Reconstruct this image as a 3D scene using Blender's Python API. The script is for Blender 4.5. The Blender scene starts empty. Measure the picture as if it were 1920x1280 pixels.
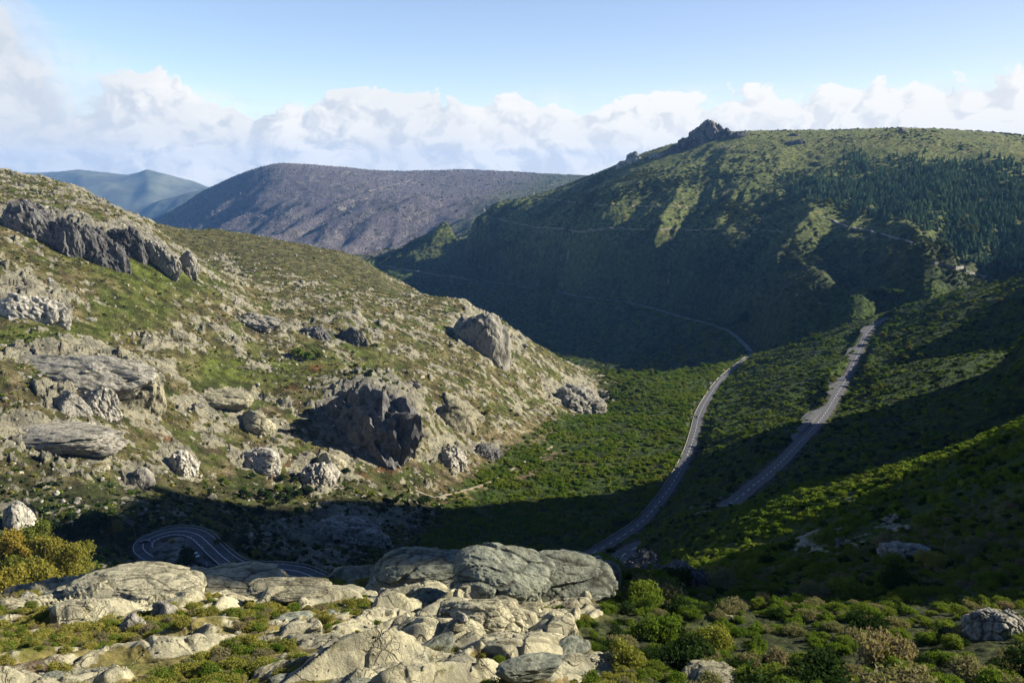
import bpy, bmesh, math, random
import numpy as np
from mathutils import Vector, Matrix

# ------------------------------------------------------------------ camera, light, sky
F_PX, CX, CY = 1493.0, 960.0, 640.0          # the photograph's own pixel frame is 1920 x 1280
PITCH = math.radians(12.1)
SUN_AZ, SUN_EL = math.radians(78.0), math.radians(25.0)   # sun to the right of the view, low
EXPOSURE = 1.28
SKY_STRENGTH = 0.10

S = bpy.context.scene
COL = S.collection
cam_d = bpy.data.cameras.new("camera")
cam_d.sensor_width = 36.0
cam_d.lens = 36.0 * F_PX / 1920.0
cam_d.clip_start = 0.5
cam_d.clip_end = 60000
cam = bpy.data.objects.new("camera", cam_d)
COL.objects.link(cam)
cam.rotation_euler = (math.pi / 2 - PITCH, 0, 0)
S.camera = cam
S.view_settings.view_transform = 'Standard'
S.view_settings.look = 'None'
S.view_settings.exposure = EXPOSURE
S.view_settings.gamma = 1
S.cycles.use_denoising = True
S.cycles.max_bounces = 5
S.cycles.diffuse_bounces = 2
S.cycles.volume_bounces = 0

sun_d = bpy.data.lights.new("sun", 'SUN')
sun_d.energy = 5.0
sun_d.angle = math.radians(0.5)
sun_d.color = (1.0, 0.91, 0.74)
sun = bpy.data.objects.new("sun", sun_d)
COL.objects.link(sun)
SUN_DIR = Vector((math.sin(SUN_AZ) * math.cos(SUN_EL), math.cos(SUN_AZ) * math.cos(SUN_EL), math.sin(SUN_EL)))
sun.rotation_euler = SUN_DIR.to_track_quat('Z', 'Y').to_euler()


class NT:
    """small helper for building node trees"""
    dim = '3D'

    def __init__(self, tree):
        self.t = tree
        self.n = tree.nodes
        self.l = tree.links

    def node(self, kind, **kw):
        nd = self.n.new(kind)
        for k, v in kw.items():
            setattr(nd, k, v)
        return nd

    def put(self, sock, val):
        if isinstance(val, bpy.types.NodeSocket):
            self.l.new(val, sock)
        elif val is not None:
            sock.default_value = val

    def math(self, op, a, b=None, c=None, clamp=False):
        nd = self.node('ShaderNodeMath', operation=op, use_clamp=clamp)
        self.put(nd.inputs[0], a)
        if b is not None: self.put(nd.inputs[1], b)
        if c is not None: self.put(nd.inputs[2], c)
        return nd.outputs[0]

    def vmath(self, op, a, b=None):
        nd = self.node('ShaderNodeVectorMath', operation=op)
        self.put(nd.inputs[0], a)
        if b is not None: self.put(nd.inputs[1], b)
        return nd.outputs[0]

    def noise(self, vec, scale, detail=5, rough=0.55, dist=0.0, out='Fac'):
        nd = self.node('ShaderNodeTexNoise', noise_dimensions=self.dim)
        self.put(nd.inputs['Vector'], vec)
        self.put(nd.inputs['Scale'], scale)
        nd.inputs['Detail'].default_value = detail
        nd.inputs['Roughness'].default_value = rough
        nd.inputs['Distortion'].default_value = dist
        return nd.outputs[out]

    def voro(self, vec, scale, feature='F1', out='Distance'):
        nd = self.node('ShaderNodeTexVoronoi', feature=feature, voronoi_dimensions=self.dim)
        self.put(nd.inputs['Vector'], vec)
        self.put(nd.inputs['Scale'], scale)
        return nd.outputs[out]

    def ramp(self, fac, stops, interp='LINEAR'):
        nd = self.node('ShaderNodeValToRGB')
        cr = nd.color_ramp
        cr.interpolation = interp
        while len(cr.elements) < len(stops):
            cr.elements.new(0.5)
        for e, (p, c) in zip(cr.elements, stops):
            e.position = p
            e.color = (c, c, c, 1) if not hasattr(c, '__len__') else (*c[:3], 1)
        self.put(nd.inputs[0], fac)
        return nd.outputs[0]

    def mix(self, fac, a, b, blend='MIX'):
        nd = self.node('ShaderNodeMix', data_type='RGBA', blend_type=blend)
        self.put(nd.inputs[0], fac)
        for s, v in ((nd.inputs[6], a), (nd.inputs[7], b)):
            self.put(s, (*v, 1) if isinstance(v, tuple) and len(v) == 3 else v)
        return nd.outputs[2]

    def attr(self, name, out='Fac'):
        nd = self.node('ShaderNodeAttribute', attribute_name=name)
        return nd.outputs[out]

    def smooth(self, x, lo, hi):
        nd = self.node('ShaderNodeMapRange', interpolation_type='SMOOTHSTEP', clamp=True)
        self.put(nd.inputs[0], x)
        self.put(nd.inputs[1], lo)
        self.put(nd.inputs[2], hi)
        return nd.outputs[0]


def build_world():
    w = bpy.data.worlds.new("World")
    S.world = w
    w.use_nodes = True
    w.cycles.sampling_method = 'MANUAL'
    w.cycles.sample_map_resolution = 512
    t = NT(w.node_tree)
    t.dim = '2D'
    for nd in list(t.n):
        t.n.remove(nd)
    sky = t.node('ShaderNodeTexSky', sky_type='NISHITA')
    sky.sun_disc = False
    sky.sun_elevation = SUN_EL
    sky.sun_rotation = SUN_AZ
    sky.altitude = 1500
    sky.air_density = 1.0
    sky.dust_density = 0.3
    sky.ozone_density = 1.5
    tc = t.node('ShaderNodeTexCoord')
    d = tc.outputs['Generated']
    sx = t.node('ShaderNodeSeparateXYZ')
    t.put(sx.inputs[0], d)
    az = t.math('ARCTAN2', sx.outputs[0], sx.outputs[1])         # radians, 0 = straight ahead, + = right
    el = t.math('ARCSINE', sx.outputs[2])
    # cumulus bank along the horizon: height of its top by azimuth (degrees)
    azn = t.math('MULTIPLY_ADD', az, 1 / math.radians(80), 0.5)   # -40..40 deg -> 0..1
    top = t.ramp(azn, [(0.0, .80), (.085, .78), (.108, .70), (.125, .56), (.145, .40), (.19, .34), (.26, .315), (.33, .25), (.39, .305), (.45, .285), (.52, .28),
                       (.585, .235), (.64, .31), (.72, .28), (.80, .30), (.87, .335), (1.0, .36)], 'B_SPLINE')
    top = t.math('MULTIPLY', t.math('SUBTRACT', top, .055), math.radians(20.0))
    def P(da, de, sq=1.25):
        c = t.node('ShaderNodeCombineXYZ')
        t.put(c.inputs[0], t.math('ADD', az, da))
        t.put(c.inputs[1], t.math('MULTIPLY', t.math('ADD', el, de), sq))
        c.inputs[2].default_value = 3.7
        return c.outputs[0]
    wob = t.noise(P(0.7, 0.2), 16.0, 4, .55, 0.0, 'Color')
    wob = t.vmath('MULTIPLY', t.vmath('SUBTRACT', wob, (.5, .5, .5)), (.055, .055, 0))
    def field(da, de, fine_w):
        p = t.vmath('ADD', P(da, de, 1.15), wob)
        big = t.noise(p, 7.0, 2, .5)
        tot = t.math('MULTIPLY', t.math('SUBTRACT', big, .5), 1.1)
        for sc, wgt in ((13.0, .62), (29.0, .34), (66.0, .17), (140.0, .08)):
            v = t.voro(p, sc, 'SMOOTH_F1')
            tot = t.math('ADD', tot, t.math('MULTIPLY', t.math('SUBTRACT', .40, v), wgt * 1.5))
        return t.math('ADD', tot, t.math('MULTIPLY', t.math('SUBTRACT', t.noise(p, 60.0, 6, .6), .5), fine_w))
    f0 = field(0, 0, .35)
    f1 = field(0.0085, 0.0105, .15)
    hgt = t.math('SUBTRACT', top, el)
    left = t.smooth(az, -0.40, -0.54)
    dens = t.math('ADD', t.math('MULTIPLY', hgt, 17.0), f0)
    dens = t.math('ADD', dens, t.math('MULTIPLY', t.math('MINIMUM', t.math('ADD', hgt, .016), 0.0), 150.0))   # no stray puffs high above the bank
    edge = t.math('MULTIPLY_ADD', left, 1.1, 0.09)
    cov = t.smooth(t.math('SUBTRACT', dens, t.math('MULTIPLY', left, .25)), -0.02, edge)
    # a thin flat veil behind the cumulus heads
    veil_n = t.noise(P(0.4, 0, 7.0), 5.0, 6, .6)
    veil = t.math('MULTIPLY', t.smooth(t.math('ADD', t.math('MULTIPLY', t.math('SUBTRACT', top, el), 12.0), t.math('MULTIPLY', veil_n, 1.2)), .35, 1.0), .5)
    cov = t.math('MAXIMUM', cov, veil)
    # a flank turned to the sun is bright, hollows and bases are blue grey
    rel = t.math('SUBTRACT', f0, f1)
    lit = t.smooth(t.math('ADD', t.math('MULTIPLY', rel, 1.5), t.math('MULTIPLY', f0, .42)), -0.46, 0.28)
    base = t.smooth(t.noise(P(0.2, 0.1, 2.6), 7.0, 5, .58), .36, .66)
    side = t.smooth(az, -0.35, 0.30)
    lit = t.math('MULTIPLY', lit, t.math('MULTIPLY_ADD', base, .40, .60))
    lit = t.math('ADD', t.math('MULTIPLY', lit, t.math('MULTIPLY_ADD', left, -.5, .86)), t.math('MULTIPLY_ADD', side, .34, .14), clamp=True)
    ccol = t.mix(lit, (0.258, 0.286, 0.328), (0.424, 0.422, 0.414))
    # sky itself, a little paler towards the horizon
    glow = t.smooth(el, .60, .18)
    bw = t.mix(1.0, sky.outputs[0], t.mix(glow, SKY_GAIN, t.mix(t.smooth(az, -.6, .8), SKY_GAIN_LEFT, SKY_GAIN_LOW)), 'MULTIPLY')
    ccol = t.mix(1.0, ccol, (1 / SKY_STRENGTH, 1 / SKY_STRENGTH, 1 / SKY_STRENGTH), 'MULTIPLY')
    cov = t.math('MULTIPLY', cov, t.smooth(az, 1.15, .95))
    cov = t.math('MULTIPLY', cov, t.smooth(az, -1.15, -.95))
    out = t.mix(cov, bw, ccol)
    bg = t.node('ShaderNodeBackground')
    t.put(bg.inputs[0], out)
    bg.inputs[1].default_value = SKY_STRENGTH
    o = t.node('ShaderNodeOutputWorld')
    t.l.new(bg.outputs[0], o.inputs[0])


SKY_GAIN = (0.30, 0.37, 0.49)          # overhead
SKY_GAIN_LEFT = (0.92, 0.86, 0.86)
SKY_GAIN_LOW = (0.70, 0.59, 0.61)       # the bright lower sky
build_world()

# ------------------------------------------------------------------ noise in numpy
def _hash(ix, iy, seed):
    h = (ix.astype(np.int64) * 374761393 + iy.astype(np.int64) * 668265263 + seed * 1274126177) & 0xFFFFFFFF
    h = ((h ^ (h >> 13)) * 1274126177) & 0xFFFFFFFF
    h = ((h ^ (h >> 16)) * 2246822519) & 0xFFFFFFFF
    return (h ^ (h >> 15)) & 0xFFFFFFFF


def perlin(x, y, seed=0):
    x0 = np.floor(x); y0 = np.floor(y)
    fx = x - x0; fy = y - y0
    ux = fx * fx * fx * (fx * (fx * 6 - 15) + 10); uy = fy * fy * fy * (fy * (fy * 6 - 15) + 10)
    def g(i, j):
        an = _hash(x0 + i, y0 + j, seed) * (2 * np.pi / 4294967296.0)
        return np.cos(an) * (fx - i) + np.sin(an) * (fy - j)
    a = g(0, 0); b = g(1, 0); c = g(0, 1); d = g(1, 1)
    return ((a + ux * (b - a)) * (1 - uy) + (c + ux * (d - c)) * uy) * 1.41


def fbm(x, y, octv=5, seed=0, gain=0.5, lac=2.03, ridged=False):
    tot = 0; amp = 1.0; nrm = 0
    for o in range(octv):
        n = perlin(x, y, seed + o * 17)
        if ridged: n = 1 - 2 * np.abs(n)
        tot = tot + amp * n; nrm += amp
        amp *= gain; x = x * lac + 13.7; y = y * lac - 7.3
    return tot / nrm


def voronoi(x, y, seed=0):
    """F1, F2-F1 and a random number per cell, plus the offset from the cell's point"""
    ix = np.floor(x); iy = np.floor(y)
    f1 = np.full(x.shape, 9.0); f2 = np.full(x.shape, 9.0); cid = np.zeros(x.shape); ox = np.zeros(x.shape); oy = np.zeros(x.shape)
    for i in (-1, 0, 1):
        for j in (-1, 0, 1):
            h = _hash(ix + i, iy + j, seed)
            px = ix + i + ((h & 0xFFFF) / 65535.0); py = iy + j + ((h >> 16) / 65535.0)
            dx = x - px; dy = y - py
            d = np.sqrt(dx * dx + dy * dy)
            nearer = d < f1
            f2 = np.where(nearer, f1, np.minimum(f2, d))
            cid = np.where(nearer, (_hash(ix + i, iy + j, seed + 91) / 4294967295.0), cid)
            ox = np.where(nearer, dx, ox); oy = np.where(nearer, dy, oy)
            f1 = np.where(nearer, d, f1)
    return f1, f2 - f1, cid, ox, oy


def voronoi3(p, seed=0):
    ip = np.floor(p)
    f1 = np.full(len(p), 9.0); f2 = np.full(len(p), 9.0); cid = np.zeros(len(p)); off = np.zeros(p.shape)
    for i in (-1, 0, 1):
        for j in (-1, 0, 1):
            for k in (-1, 0, 1):
                c = ip + (i, j, k)
                h = _hash(c[:, 0], c[:, 1] + 57 * c[:, 2], seed)
                h2 = _hash(c[:, 0] + 31 * c[:, 2], c[:, 1], seed + 5)
                q = c + np.stack([(h & 0xFFFF) / 65535.0, (h >> 16) / 65535.0, (h2 & 0xFFFF) / 65535.0], 1)
                dv = p - q
                d = np.sqrt((dv ** 2).sum(1))
                nr = d < f1
                f2 = np.where(nr, f1, np.minimum(f2, d))
                cid = np.where(nr, (h2 >> 16) / 65535.0, cid)
                off[nr] = dv[nr]
                f1 = np.where(nr, d, f1)
    return f1, f2 - f1, cid, off


def sstep(x, lo, hi):
    t = np.clip((x - lo) / (hi - lo), 0, 1)
    return t * t * (3 - 2 * t)


# ------------------------------------------------------------------ photograph pixel -> direction
cp, sp = math.cos(PITCH), math.sin(PITCH)

def ray(u, v):
    """slopes (X per Y, Z per Y) of the sight line through a pixel of the photograph"""
    x = np.asarray(u, float) - CX; yv = np.asarray(v, float) - CY
    dy = F_PX * cp - yv * sp
    dz = -F_PX * sp - yv * cp
    return x / dy, dz / dy


def pix(X, Y, Z):
    depth = Y * cp - Z * sp
    up = Y * sp + Z * cp
    return CX + F_PX * X / depth, CY - F_PX * up / depth
# ------------------------------------------------------------------ the lie of the land
# (photo column, photo row, metres ahead): the ground passes through these sight lines; rows of points
# after a crest are ground hidden behind it.
CTRL = []
def C(*pts):
    CTRL.extend(pts)
# below the viewpoint
C((-300,1500,18),(300,1480,18),(960,1480,18),(1600,1460,18),(2300,1420,18))
C((0,1340,32),(480,1350,32),(960,1345,32),(1440,1330,32),(1920,1325,30))
# rocky foreground knoll
C((0,1280,42),(300,1280,42),(640,1278,41),(960,1275,41),(1150,1272,42),(0,1220,52),(250,1215,53),(500,1210,52),(760,1205,51),(1000,1200,53),
  (100,1160,66),(350,1150,68),(600,1150,66),(850,1140,68),(1050,1140,68),
  (60,1118,80),(230,1085,92),(310,1096,90),(400,1078,98),(480,1092,96),(560,1102,94),(650,1088,98),(780,1052,106),(860,1062,104),(930,1040,110),(1030,1050,108),(1110,1062,104),(1160,1062,104))
C((-100,1170,110),(60,1170,112),(230,1135,125),(400,1130,135),(560,1140,130),(650,1135,135),(780,1105,140),(930,1090,145),(1030,1098,142),(1110,1110,135))
C((-100,1190,150),(60,1140,165),(200,1130,170),(400,1150,190),(650,1160,190),(930,1130,190),(1110,1130,180))
C((-200,1280,45),(-300,1160,90),(-300,1100,160))
# foreground bushes on the right
C((1300,1270,44),(1500,1268,44),(1700,1265,43),(1920,1262,42),(1300,1200,56),(1500,1190,57),(1700,1185,57),(1920,1170,56),
  (1250,1120,78),(1400,1110,84),(1550,1095,90),(1750,1085,86),(1920,1070,80),(2150,1100,55),(2150,1000,80),
  (1330,1098,100),(1500,1070,105),(1650,1040,112),(1800,1010,112),(1920,990,105))
# gully between knoll and spur
C((1200,1085,165),(1320,1060,165),(1430,1025,160),(1200,1065,240))
# spur right of the gully
C((1280,965,265),(1390,945,262),(1500,906,246),(1640,880,230),(1780,846,219),(1920,796,212),(2100,730,210),(1400,985,205),(1560,960,170),(1700,930,160),(1850,900,145),(1920,880,140))
C((1300,1000,340),(1390,985,330),(1500,950,310),(1640,925,290),(1780,895,275),(1920,850,300),(2100,790,300))
# slope carrying the upper road
C((1165,1045,300),(1250,1010,330),(1330,970,350),(1370,944,376),(1450,880,460),(1540,790,640),(1590,720,790),(1620,650,970),(1640,612,1080))
C((1700,850,400),(1750,780,540),(1920,760,480),(1780,690,730),(1920,700,680),(1800,620,920),(1920,610,860),(1760,570,1060),
  (1920,518,1070),(1800,548,1080),(1660,584,1110),(1580,612,1120),(1500,640,1120),(1440,660,1180),(1400,674,1250))
C((2100,470,1000),(2250,560,720),(2250,650,520),(2400,420,1000))
C((2100,560,1300),(1920,590,1290),(1800,612,1280),(1660,640,1270),(1500,680,1260))
# shoulder between the two roads
C((1300,925,480),(1330,880,545),(1380,820,640),(1430,760,780),(1450,700,940),(1480,680,1010),(1500,790,620),(1450,850,500),(1560,700,830))
# valley road and valley floor
C((1090,1045,420),(1150,1020,455),(1230,950,530),(1290,850,665),(1310,780,805),(1340,735,935),(1360,705,1050),(1395,676,1190))
C((1410,658,1390),(1375,630,1550),(1340,611,1660),(1280,595,1810),(1190,570,1930),(1090,556,2080),(1000,540,2340),(850,520,2860),(700,494,3700))
C((1200,950,525),(1100,1000,465),(1000,1040,415),(1000,900,600),(1100,850,680),(1200,800,775),(1220,750,905),(1250,705,1045),(1180,700,1070),(1330,690,1100),(1140,700,1060),(1140,740,960),
  (850,960,500),(900,1010,440),(760,1020,410),(700,1000,420))
C((1140,714,1250),(1250,716,1260),(1320,700,1290),(1140,690,1560),(1250,660,1590),(1250,630,1710),(1100,650,1840),(1100,600,1950),(1000,620,1950),(900,560,2460),(1320,650,1500),(1250,602,1780))
# hairpin bend terrace
C((340,990,330),(300,1010,318),(260,1040,300),(430,1060,290),(500,1075,280),(590,1092,270),(350,1040,300),(650,1110,262),(700,1120,255),(200,1050,285),(120,1050,270))
C((150,1010,300),(60,1040,240),(0,1060,210))
# left hillside, from its foot up
C((0,950,330),(0,850,365),(0,750,410),(0,690,430),(0,640,475),(0,550,530),(0,470,575),(0,425,615),(0,395,660),(0,355,800),(0,318,1000))
C((-200,950,300),(-250,800,340),(-250,650,420),(-250,500,540),(-250,390,640),(-250,310,900),(-250,270,1200))
C((150,930,350),(150,850,390),(150,740,440),(150,680,465),(150,640,510),(150,560,570),(150,490,620),(150,400,700),(150,370,860),(130,348,1000))
C((300,940,370),(300,850,440),(300,750,495),(300,650,560),(300,560,630),(300,480,690),(300,440,770),(290,428,850))
C((220,392,1010),(265,411,1030),(300,440,1010),(220,430,1300),(265,440,1300),(0,360,1400),(130,385,1400))
C((500,970,410),(500,850,500),(500,750,570),(500,650,650),(500,570,750),(500,510,900),(400,505,760),(340,492,720),(360,500,850))
C((330,470,930),(300,421,1120),(400,430,1150),(500,447,1190),(600,464,1230),(690,493,1260),(760,545,1200))
C((300,460,1500),(400,475,1550),(500,500,1600),(600,525,1650),(690,550,1650),(760,590,1600))
C((600,950,450),(600,850,520),(600,790,560),(620,740,590),(700,850,545),(700,780,575),(700,728,600),(700,700,680),(700,640,730),(700,590,800),(700,555,900),(640,590,760),
  (770,800,590),(780,760,610))
C((850,890,570),(850,820,630),(850,740,700),(850,650,810),(850,600,880),(840,560,960),(870,565,960),(780,556,1000),(920,600,950))
C((870,600,1250),(780,600,1250),(930,640,1200))
C((930,860,640),(1000,790,760),(1000,720,860),(1000,652,970),(960,615,960),(1060,680,1000),(1110,697,1050),(1080,760,900),(1130,745,960),(1060,720,920))
C((1000,690,1230),(1060,700,1260),(1110,712,1280))
C((500,540,2000),(700,560,2200),(300,480,2000),(850,600,1900),(600,510,3000),(400,470,3000))
# right mountain
C((1390,640,1580),(1400,620,1630),(1400,560,1700),(1400,500,1830),(1400,450,1930),(1400,400,2060),(1400,350,2230),(1400,300,2440),(1420,252,2700))
C((1200,560,1940),(1200,520,1975),(1200,480,2015),(1200,450,2060),(1200,400,2180),(1200,340,2420),(1200,291,2850),(1280,266,2870),(1340,252,2820),(1340,300,2520),(1270,320,2540))
C((1600,560,1430),(1600,500,1560),(1600,450,1730),(1600,400,1890),(1600,350,2070),(1600,300,2310),(1500,254,2620),(1600,250,2570),(1690,246,2520))
C((1800,520,1450),(1800,460,1610),(1800,400,1780),(1800,350,1950),(1800,300,2200),(1800,250,2480),(1920,257,2460),(1920,300,2150),(1920,350,1900),(1920,400,1720),(1920,480,1500),(2150,300,2250),(2150,280,2450),(2150,450,1560))
C((1500,560,1580),(1500,500,1690),(1500,450,1820),(1500,400,1960),(1500,350,2140),(1500,300,2380),(1300,590,1790),(1300,520,1875),(1300,480,1945),(1300,450,2010),(1300,400,2120),(1300,350,2280))
C((1480,583,1450),(1560,545,1400),(1620,515,1380),(1740,482,1370),(1540,590,1330),(1620,570,1280),(1750,540,1260))
C((1070,345,3050),(1000,372,2980),(920,400,2920),(860,440,2830),(830,485,2860),(1100,400,2290),(1100,450,2150),(1100,480,2110),(1100,520,2090),(1100,548,2075),(1000,450,2470),(1000,500,2400),(1000,420,2570),(920,430,2790),(920,470,2700),(1100,352,2750))
C((1200,330,3600),(1340,300,3500),(1500,300,3400),(1690,290,3300),(1920,300,3200),(1070,380,4100))
# far mountain
C((1000,395,4300),(920,430,4000),(840,470,3700),(780,480,3700),(700,470,4200),(600,460,4450),(500,440,4800),(400,428,5400),(300,416,6300),
  (700,420,4600),(800,420,4550),(900,410,4500),(600,400,5000),(500,390,5300),(800,370,5300),(700,370,5200),(900,375,5000),(1000,362,5300),(600,350,5600),(450,360,5800),(800,345,6000),
  (330,392,6500),(380,358,6500),(440,332,6300),(500,313,6100),(540,309,6100),(640,314,6500),(720,320,6800),(800,320,7000),(860,318,7000),(960,322,7200),(1070,332,7200),(1200,335,7200),(1400,340,7000))
C((300,440,8300),(400,420,8300),(540,380,8300),(800,370,8600),(1070,370,8800),(1500,380,8500),(100,440,8000),(0,440,7000),(200,470,6000),(100,460,3500),(-200,430,5000),(2200,360,5000),(2200,350,8000))

_u, _v, _y = np.array(CTRL, float).T
_a, _s = ray(_u, _v)
SA, SY = 2.6, 2.2
_P = np.stack([_a * SA, np.log(_y) * SY], 1)
# land outside the frame, given directly as (X, Y, Z); unseen hills on the right are added to cast shade
OFF = [(60,18,-8),(120,60,-12),(220,110,-14),(260,128,16),(260,165,104),(260,196,34),(260,240,-40),(330,128,25),(330,175,135),(330,208,30),(330,290,0),(520,440,196),(520,540,178),(520,590,112),(520,650,20),(520,360,150),(520,290,60),(620,480,150),(430,440,80),(430,540,40),(700,350,60),(560,240,20),
       (600,120,60),
       (480,640,-110),(640,640,-60),(900,650,160),(700,900,-60),(1000,1000,20),(1400,1000,120),(900,1200,-60),(1200,700,300),(1000,400,320),(1100,200,250),(2200,1400,250),
       (1800,1900,60),(3000,2400,150),(3500,4000,-50),(5000,6000,-200),(1900,700,450),
       (-60,18,-20),(-150,60,-70),(-220,150,-110),(-420,330,-110),(-700,500,-20),(-900,900,60),(-1500,1500,80),(-2500,2500,-50),(-4000,4000,-200),(-5000,8000,-450),(6000,9000,-350)]
_off = np.array(OFF, float)
_P = np.concatenate([_P, np.stack([_off[:, 0] / _off[:, 1] * SA, np.log(_off[:, 1]) * SY], 1)])
_s = np.concatenate([_s, _off[:, 2] / _off[:, 1]])

def _phi(d): return d ** 1.6
_n = len(_P)
_D = np.sqrt(((_P[:, None] - _P[None]) ** 2).sum(2))
_A = np.zeros((_n + 3, _n + 3))
_A[:_n, :_n] = -_phi(_D) - 4e-4 * np.eye(_n)
_A[:_n, _n] = 1; _A[:_n, _n + 1:] = _P; _A[_n:, :_n] = _A[:_n, _n:].T
_w = np.linalg.solve(_A, np.concatenate([_s, np.zeros(3)]))

def slope_at(a, ly):
    q = np.stack([np.ravel(a) * SA, np.ravel(ly) * SY], 1)
    out = np.empty(len(q))
    for i in range(0, len(q), 20000):
        c = q[i:i + 20000]
        d = np.sqrt(np.maximum(((c[:, None] - _P[None]) ** 2).sum(2), 0))
        out[i:i + 20000] = -_phi(d) @ _w[:_n] + _w[_n] + c @ _w[_n + 1:]
    return out.reshape(np.shape(a))

# grid: columns of equal X/Y, rows of growing Y
N_IN = 1180 if not globals().get('COARSE') else 420
a_in = np.linspace(-0.80, 0.80, N_IN)
g = np.linspace(0, 1, 42)[1:]
a_col = np.concatenate([(-0.80 - 1.2 * g ** 1.5)[::-1], a_in, 0.80 + 2.4 * g ** 1.5])
rows = []
ly = math.log(18.0)
k_ = 1.0 if not globals().get('COARSE') else 2.6
while ly < math.log(9000):
    rows.append(ly)
    Yr = math.exp(ly)
    ly += k_ * (0.0042 if Yr < 40 else 0.0034 if Yr < 120 else 0.0042 if Yr < 250 else 0.0029 if Yr < 1300 else 0.0036 if Yr < 3500 else 0.007)
ly_row = np.array(rows)
NA, NR = len(a_col), len(ly_row)
# evaluate on a coarser lattice, then interpolate
ca = np.unique(np.concatenate([np.linspace(-2.0, -0.8, 16), np.linspace(-0.8, 0.8, 150), np.linspace(0.8, 3.2, 30)]))
cy = np.linspace(ly_row[0], ly_row[-1], 300)
SL = slope_at(*np.meshgrid(ca, cy))
def lerp_grid(a, ly):
    i = np.clip(np.searchsorted(ca, a) - 1, 0, len(ca) - 2); fa = (a - ca[i]) / (ca[i + 1] - ca[i])
    j = np.clip(np.searchsorted(cy, ly) - 1, 0, len(cy) - 2); fy = (ly - cy[j]) / (cy[j + 1] - cy[j])
    return (SL[j, i] * (1 - fa) + SL[j, i + 1] * fa) * (1 - fy) + (SL[j + 1, i] * (1 - fa) + SL[j + 1, i + 1] * fa) * fy
AG, LG = np.meshgrid(a_col, ly_row)
YG = np.exp(LG)
XG = AG * YG
Z0 = lerp_grid(AG, LG) * YG
UG, VG = pix(XG, YG, Z0)                     # where each point of the smooth land falls in the photograph
print("grid", NA, NR, NA * NR)
# ------------------------------------------------------------------ masks over the smooth land
def ell(u, v, ru, rv, rot=0.0, soft=0.45, U=None, V=None):
    U = UG if U is None else U; V = VG if V is None else V
    c, s_ = math.cos(math.radians(rot)), math.sin(math.radians(rot))
    du = (U - u) * c + (V - v) * s_; dv = -(U - u) * s_ + (V - v) * c
    r = np.sqrt((du / ru) ** 2 + (dv / rv) ** 2)
    return 1 - sstep(r, 1 - soft, 1 + soft)

# jitter so that nothing painted has a smooth edge
wx = fbm(AG * 40, LG * 40, 4, 3); wy = fbm(AG * 40, LG * 40, 4, 9)
UW = UG + 26 * wx; VW = VG + 18 * wy
foot_u = np.interp(VW, [600, 690, 700, 750, 800, 870, 950, 1000, 1060, 1200], [1000, 1112, 1135, 1150, 1010, 905, 835, 800, 780, 720])
KNOLL = 1 - sstep(YG + 0 * AG, 112, 140)
HILL = (1 - sstep(UW - foot_u, -14, 14)) * (1 - KNOLL) * (1 - sstep(YG, 1350, 1700)) * sstep(YG, 118, 135)
FAR = sstep(YG - np.interp(UG, [600, 830, 900, 1000, 1070, 1340, 2000], [2400, 3080, 3260, 3400, 3450, 4600, 5000]), -150, 150)
road_u = np.interp(VG, [650, 675, 705, 735, 780, 850, 950, 1020, 1045], [1408, 1395, 1360, 1340, 1312, 1290, 1232, 1150, 1095])
FLOOR = sstep(YG, 1180, 1300) * (1 - FAR) * (1 - HILL) * sstep(VG - np.interp(UG, [700, 850, 1000, 1090, 1190, 1280, 1340, 1375, 1410, 1430], [494, 520, 540, 556, 570, 595, 611, 630, 658, 690]), -6, 10)
MOUNT = sstep(YG, 1290, 1380) * (1 - FAR) * (1 - HILL) * (1 - FLOOR)
VALLEY = (1 - HILL) * (1 - KNOLL) * (1 - MOUNT) * (1 - FAR) * (1 - FLOOR) * (1 - sstep(UG - road_u, -10, 30)) * sstep(YG, 300, 380) * sstep(VG, 560, 640)
RSLOPE = np.clip(1 - HILL - KNOLL - MOUNT - FAR - VALLEY - FLOOR, 0, 1)
KN_R = KNOLL * sstep(UG - np.interp(VG, [1040, 1130, 1200, 1280], [1180, 1120, 1080, 1200]) + 60 * fbm(XG / 9, YG / 9, 2, 211), -20, 20)
KN_L = KNOLL - KN_R

# (column, row, half width, half height, tilt, rock share) of the crags in the photograph
CRAGS = [(60,412,62,26,8,1),(150,440,60,42,35,1),(250,447,62,26,24,1),(320,482,60,22,30,.9),(55,560,95,45,12,.95),(140,672,130,34,10,1),(215,700,100,48,20,1),
         (110,745,60,25,30,.9),(95,808,125,30,4,.9),(430,742,90,16,-2,.95),(465,785,50,16,0,.95),(370,760,80,26,10,.7),(330,858,50,18,6,.9),(255,885,50,30,0,.8),(150,850,120,30,0,.6),
         (690,760,112,62,-6,1),(650,830,110,40,20,.7),(845,772,42,28,10,.95),(835,845,42,30,0,.9),(905,838,40,13,0,.9),(1078,738,72,36,14,.9),(893,612,42,52,28,1),(965,640,30,20,40,.7),
         (480,858,60,24,4,.9),(600,890,70,46,0,.75),(540,830,90,50,0,.5),(620,985,100,36,-4,.85),(560,1010,130,40,0,.6),(600,1050,60,30,0,.7),(420,612,150,20,12,.55),(560,612,80,20,10,.6),(690,612,60,36,20,.6),
         (490,672,90,22,8,.6),(300,640,120,24,6,.6),(440,690,120,14,6,.5),(25,965,55,30,10,.85),(100,890,120,40,0,.5),(740,980,60,30,0,.6),(140,1050,110,30,0,.4),
         (180,360,120,30,26,.55),(60,345,90,22,14,.35),(250,402,60,12,26,.6),(440,500,60,20,24,.5),(480,540,160,40,16,.35),(1000,690,90,30,26,.4)]
crag = np.zeros_like(UG)
for (u, v, ru, rv, rot, k) in CRAGS:
    crag = np.maximum(crag, k * ell(u, v, ru, rv, rot, .5, UW, VW))
crag *= HILL
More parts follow.
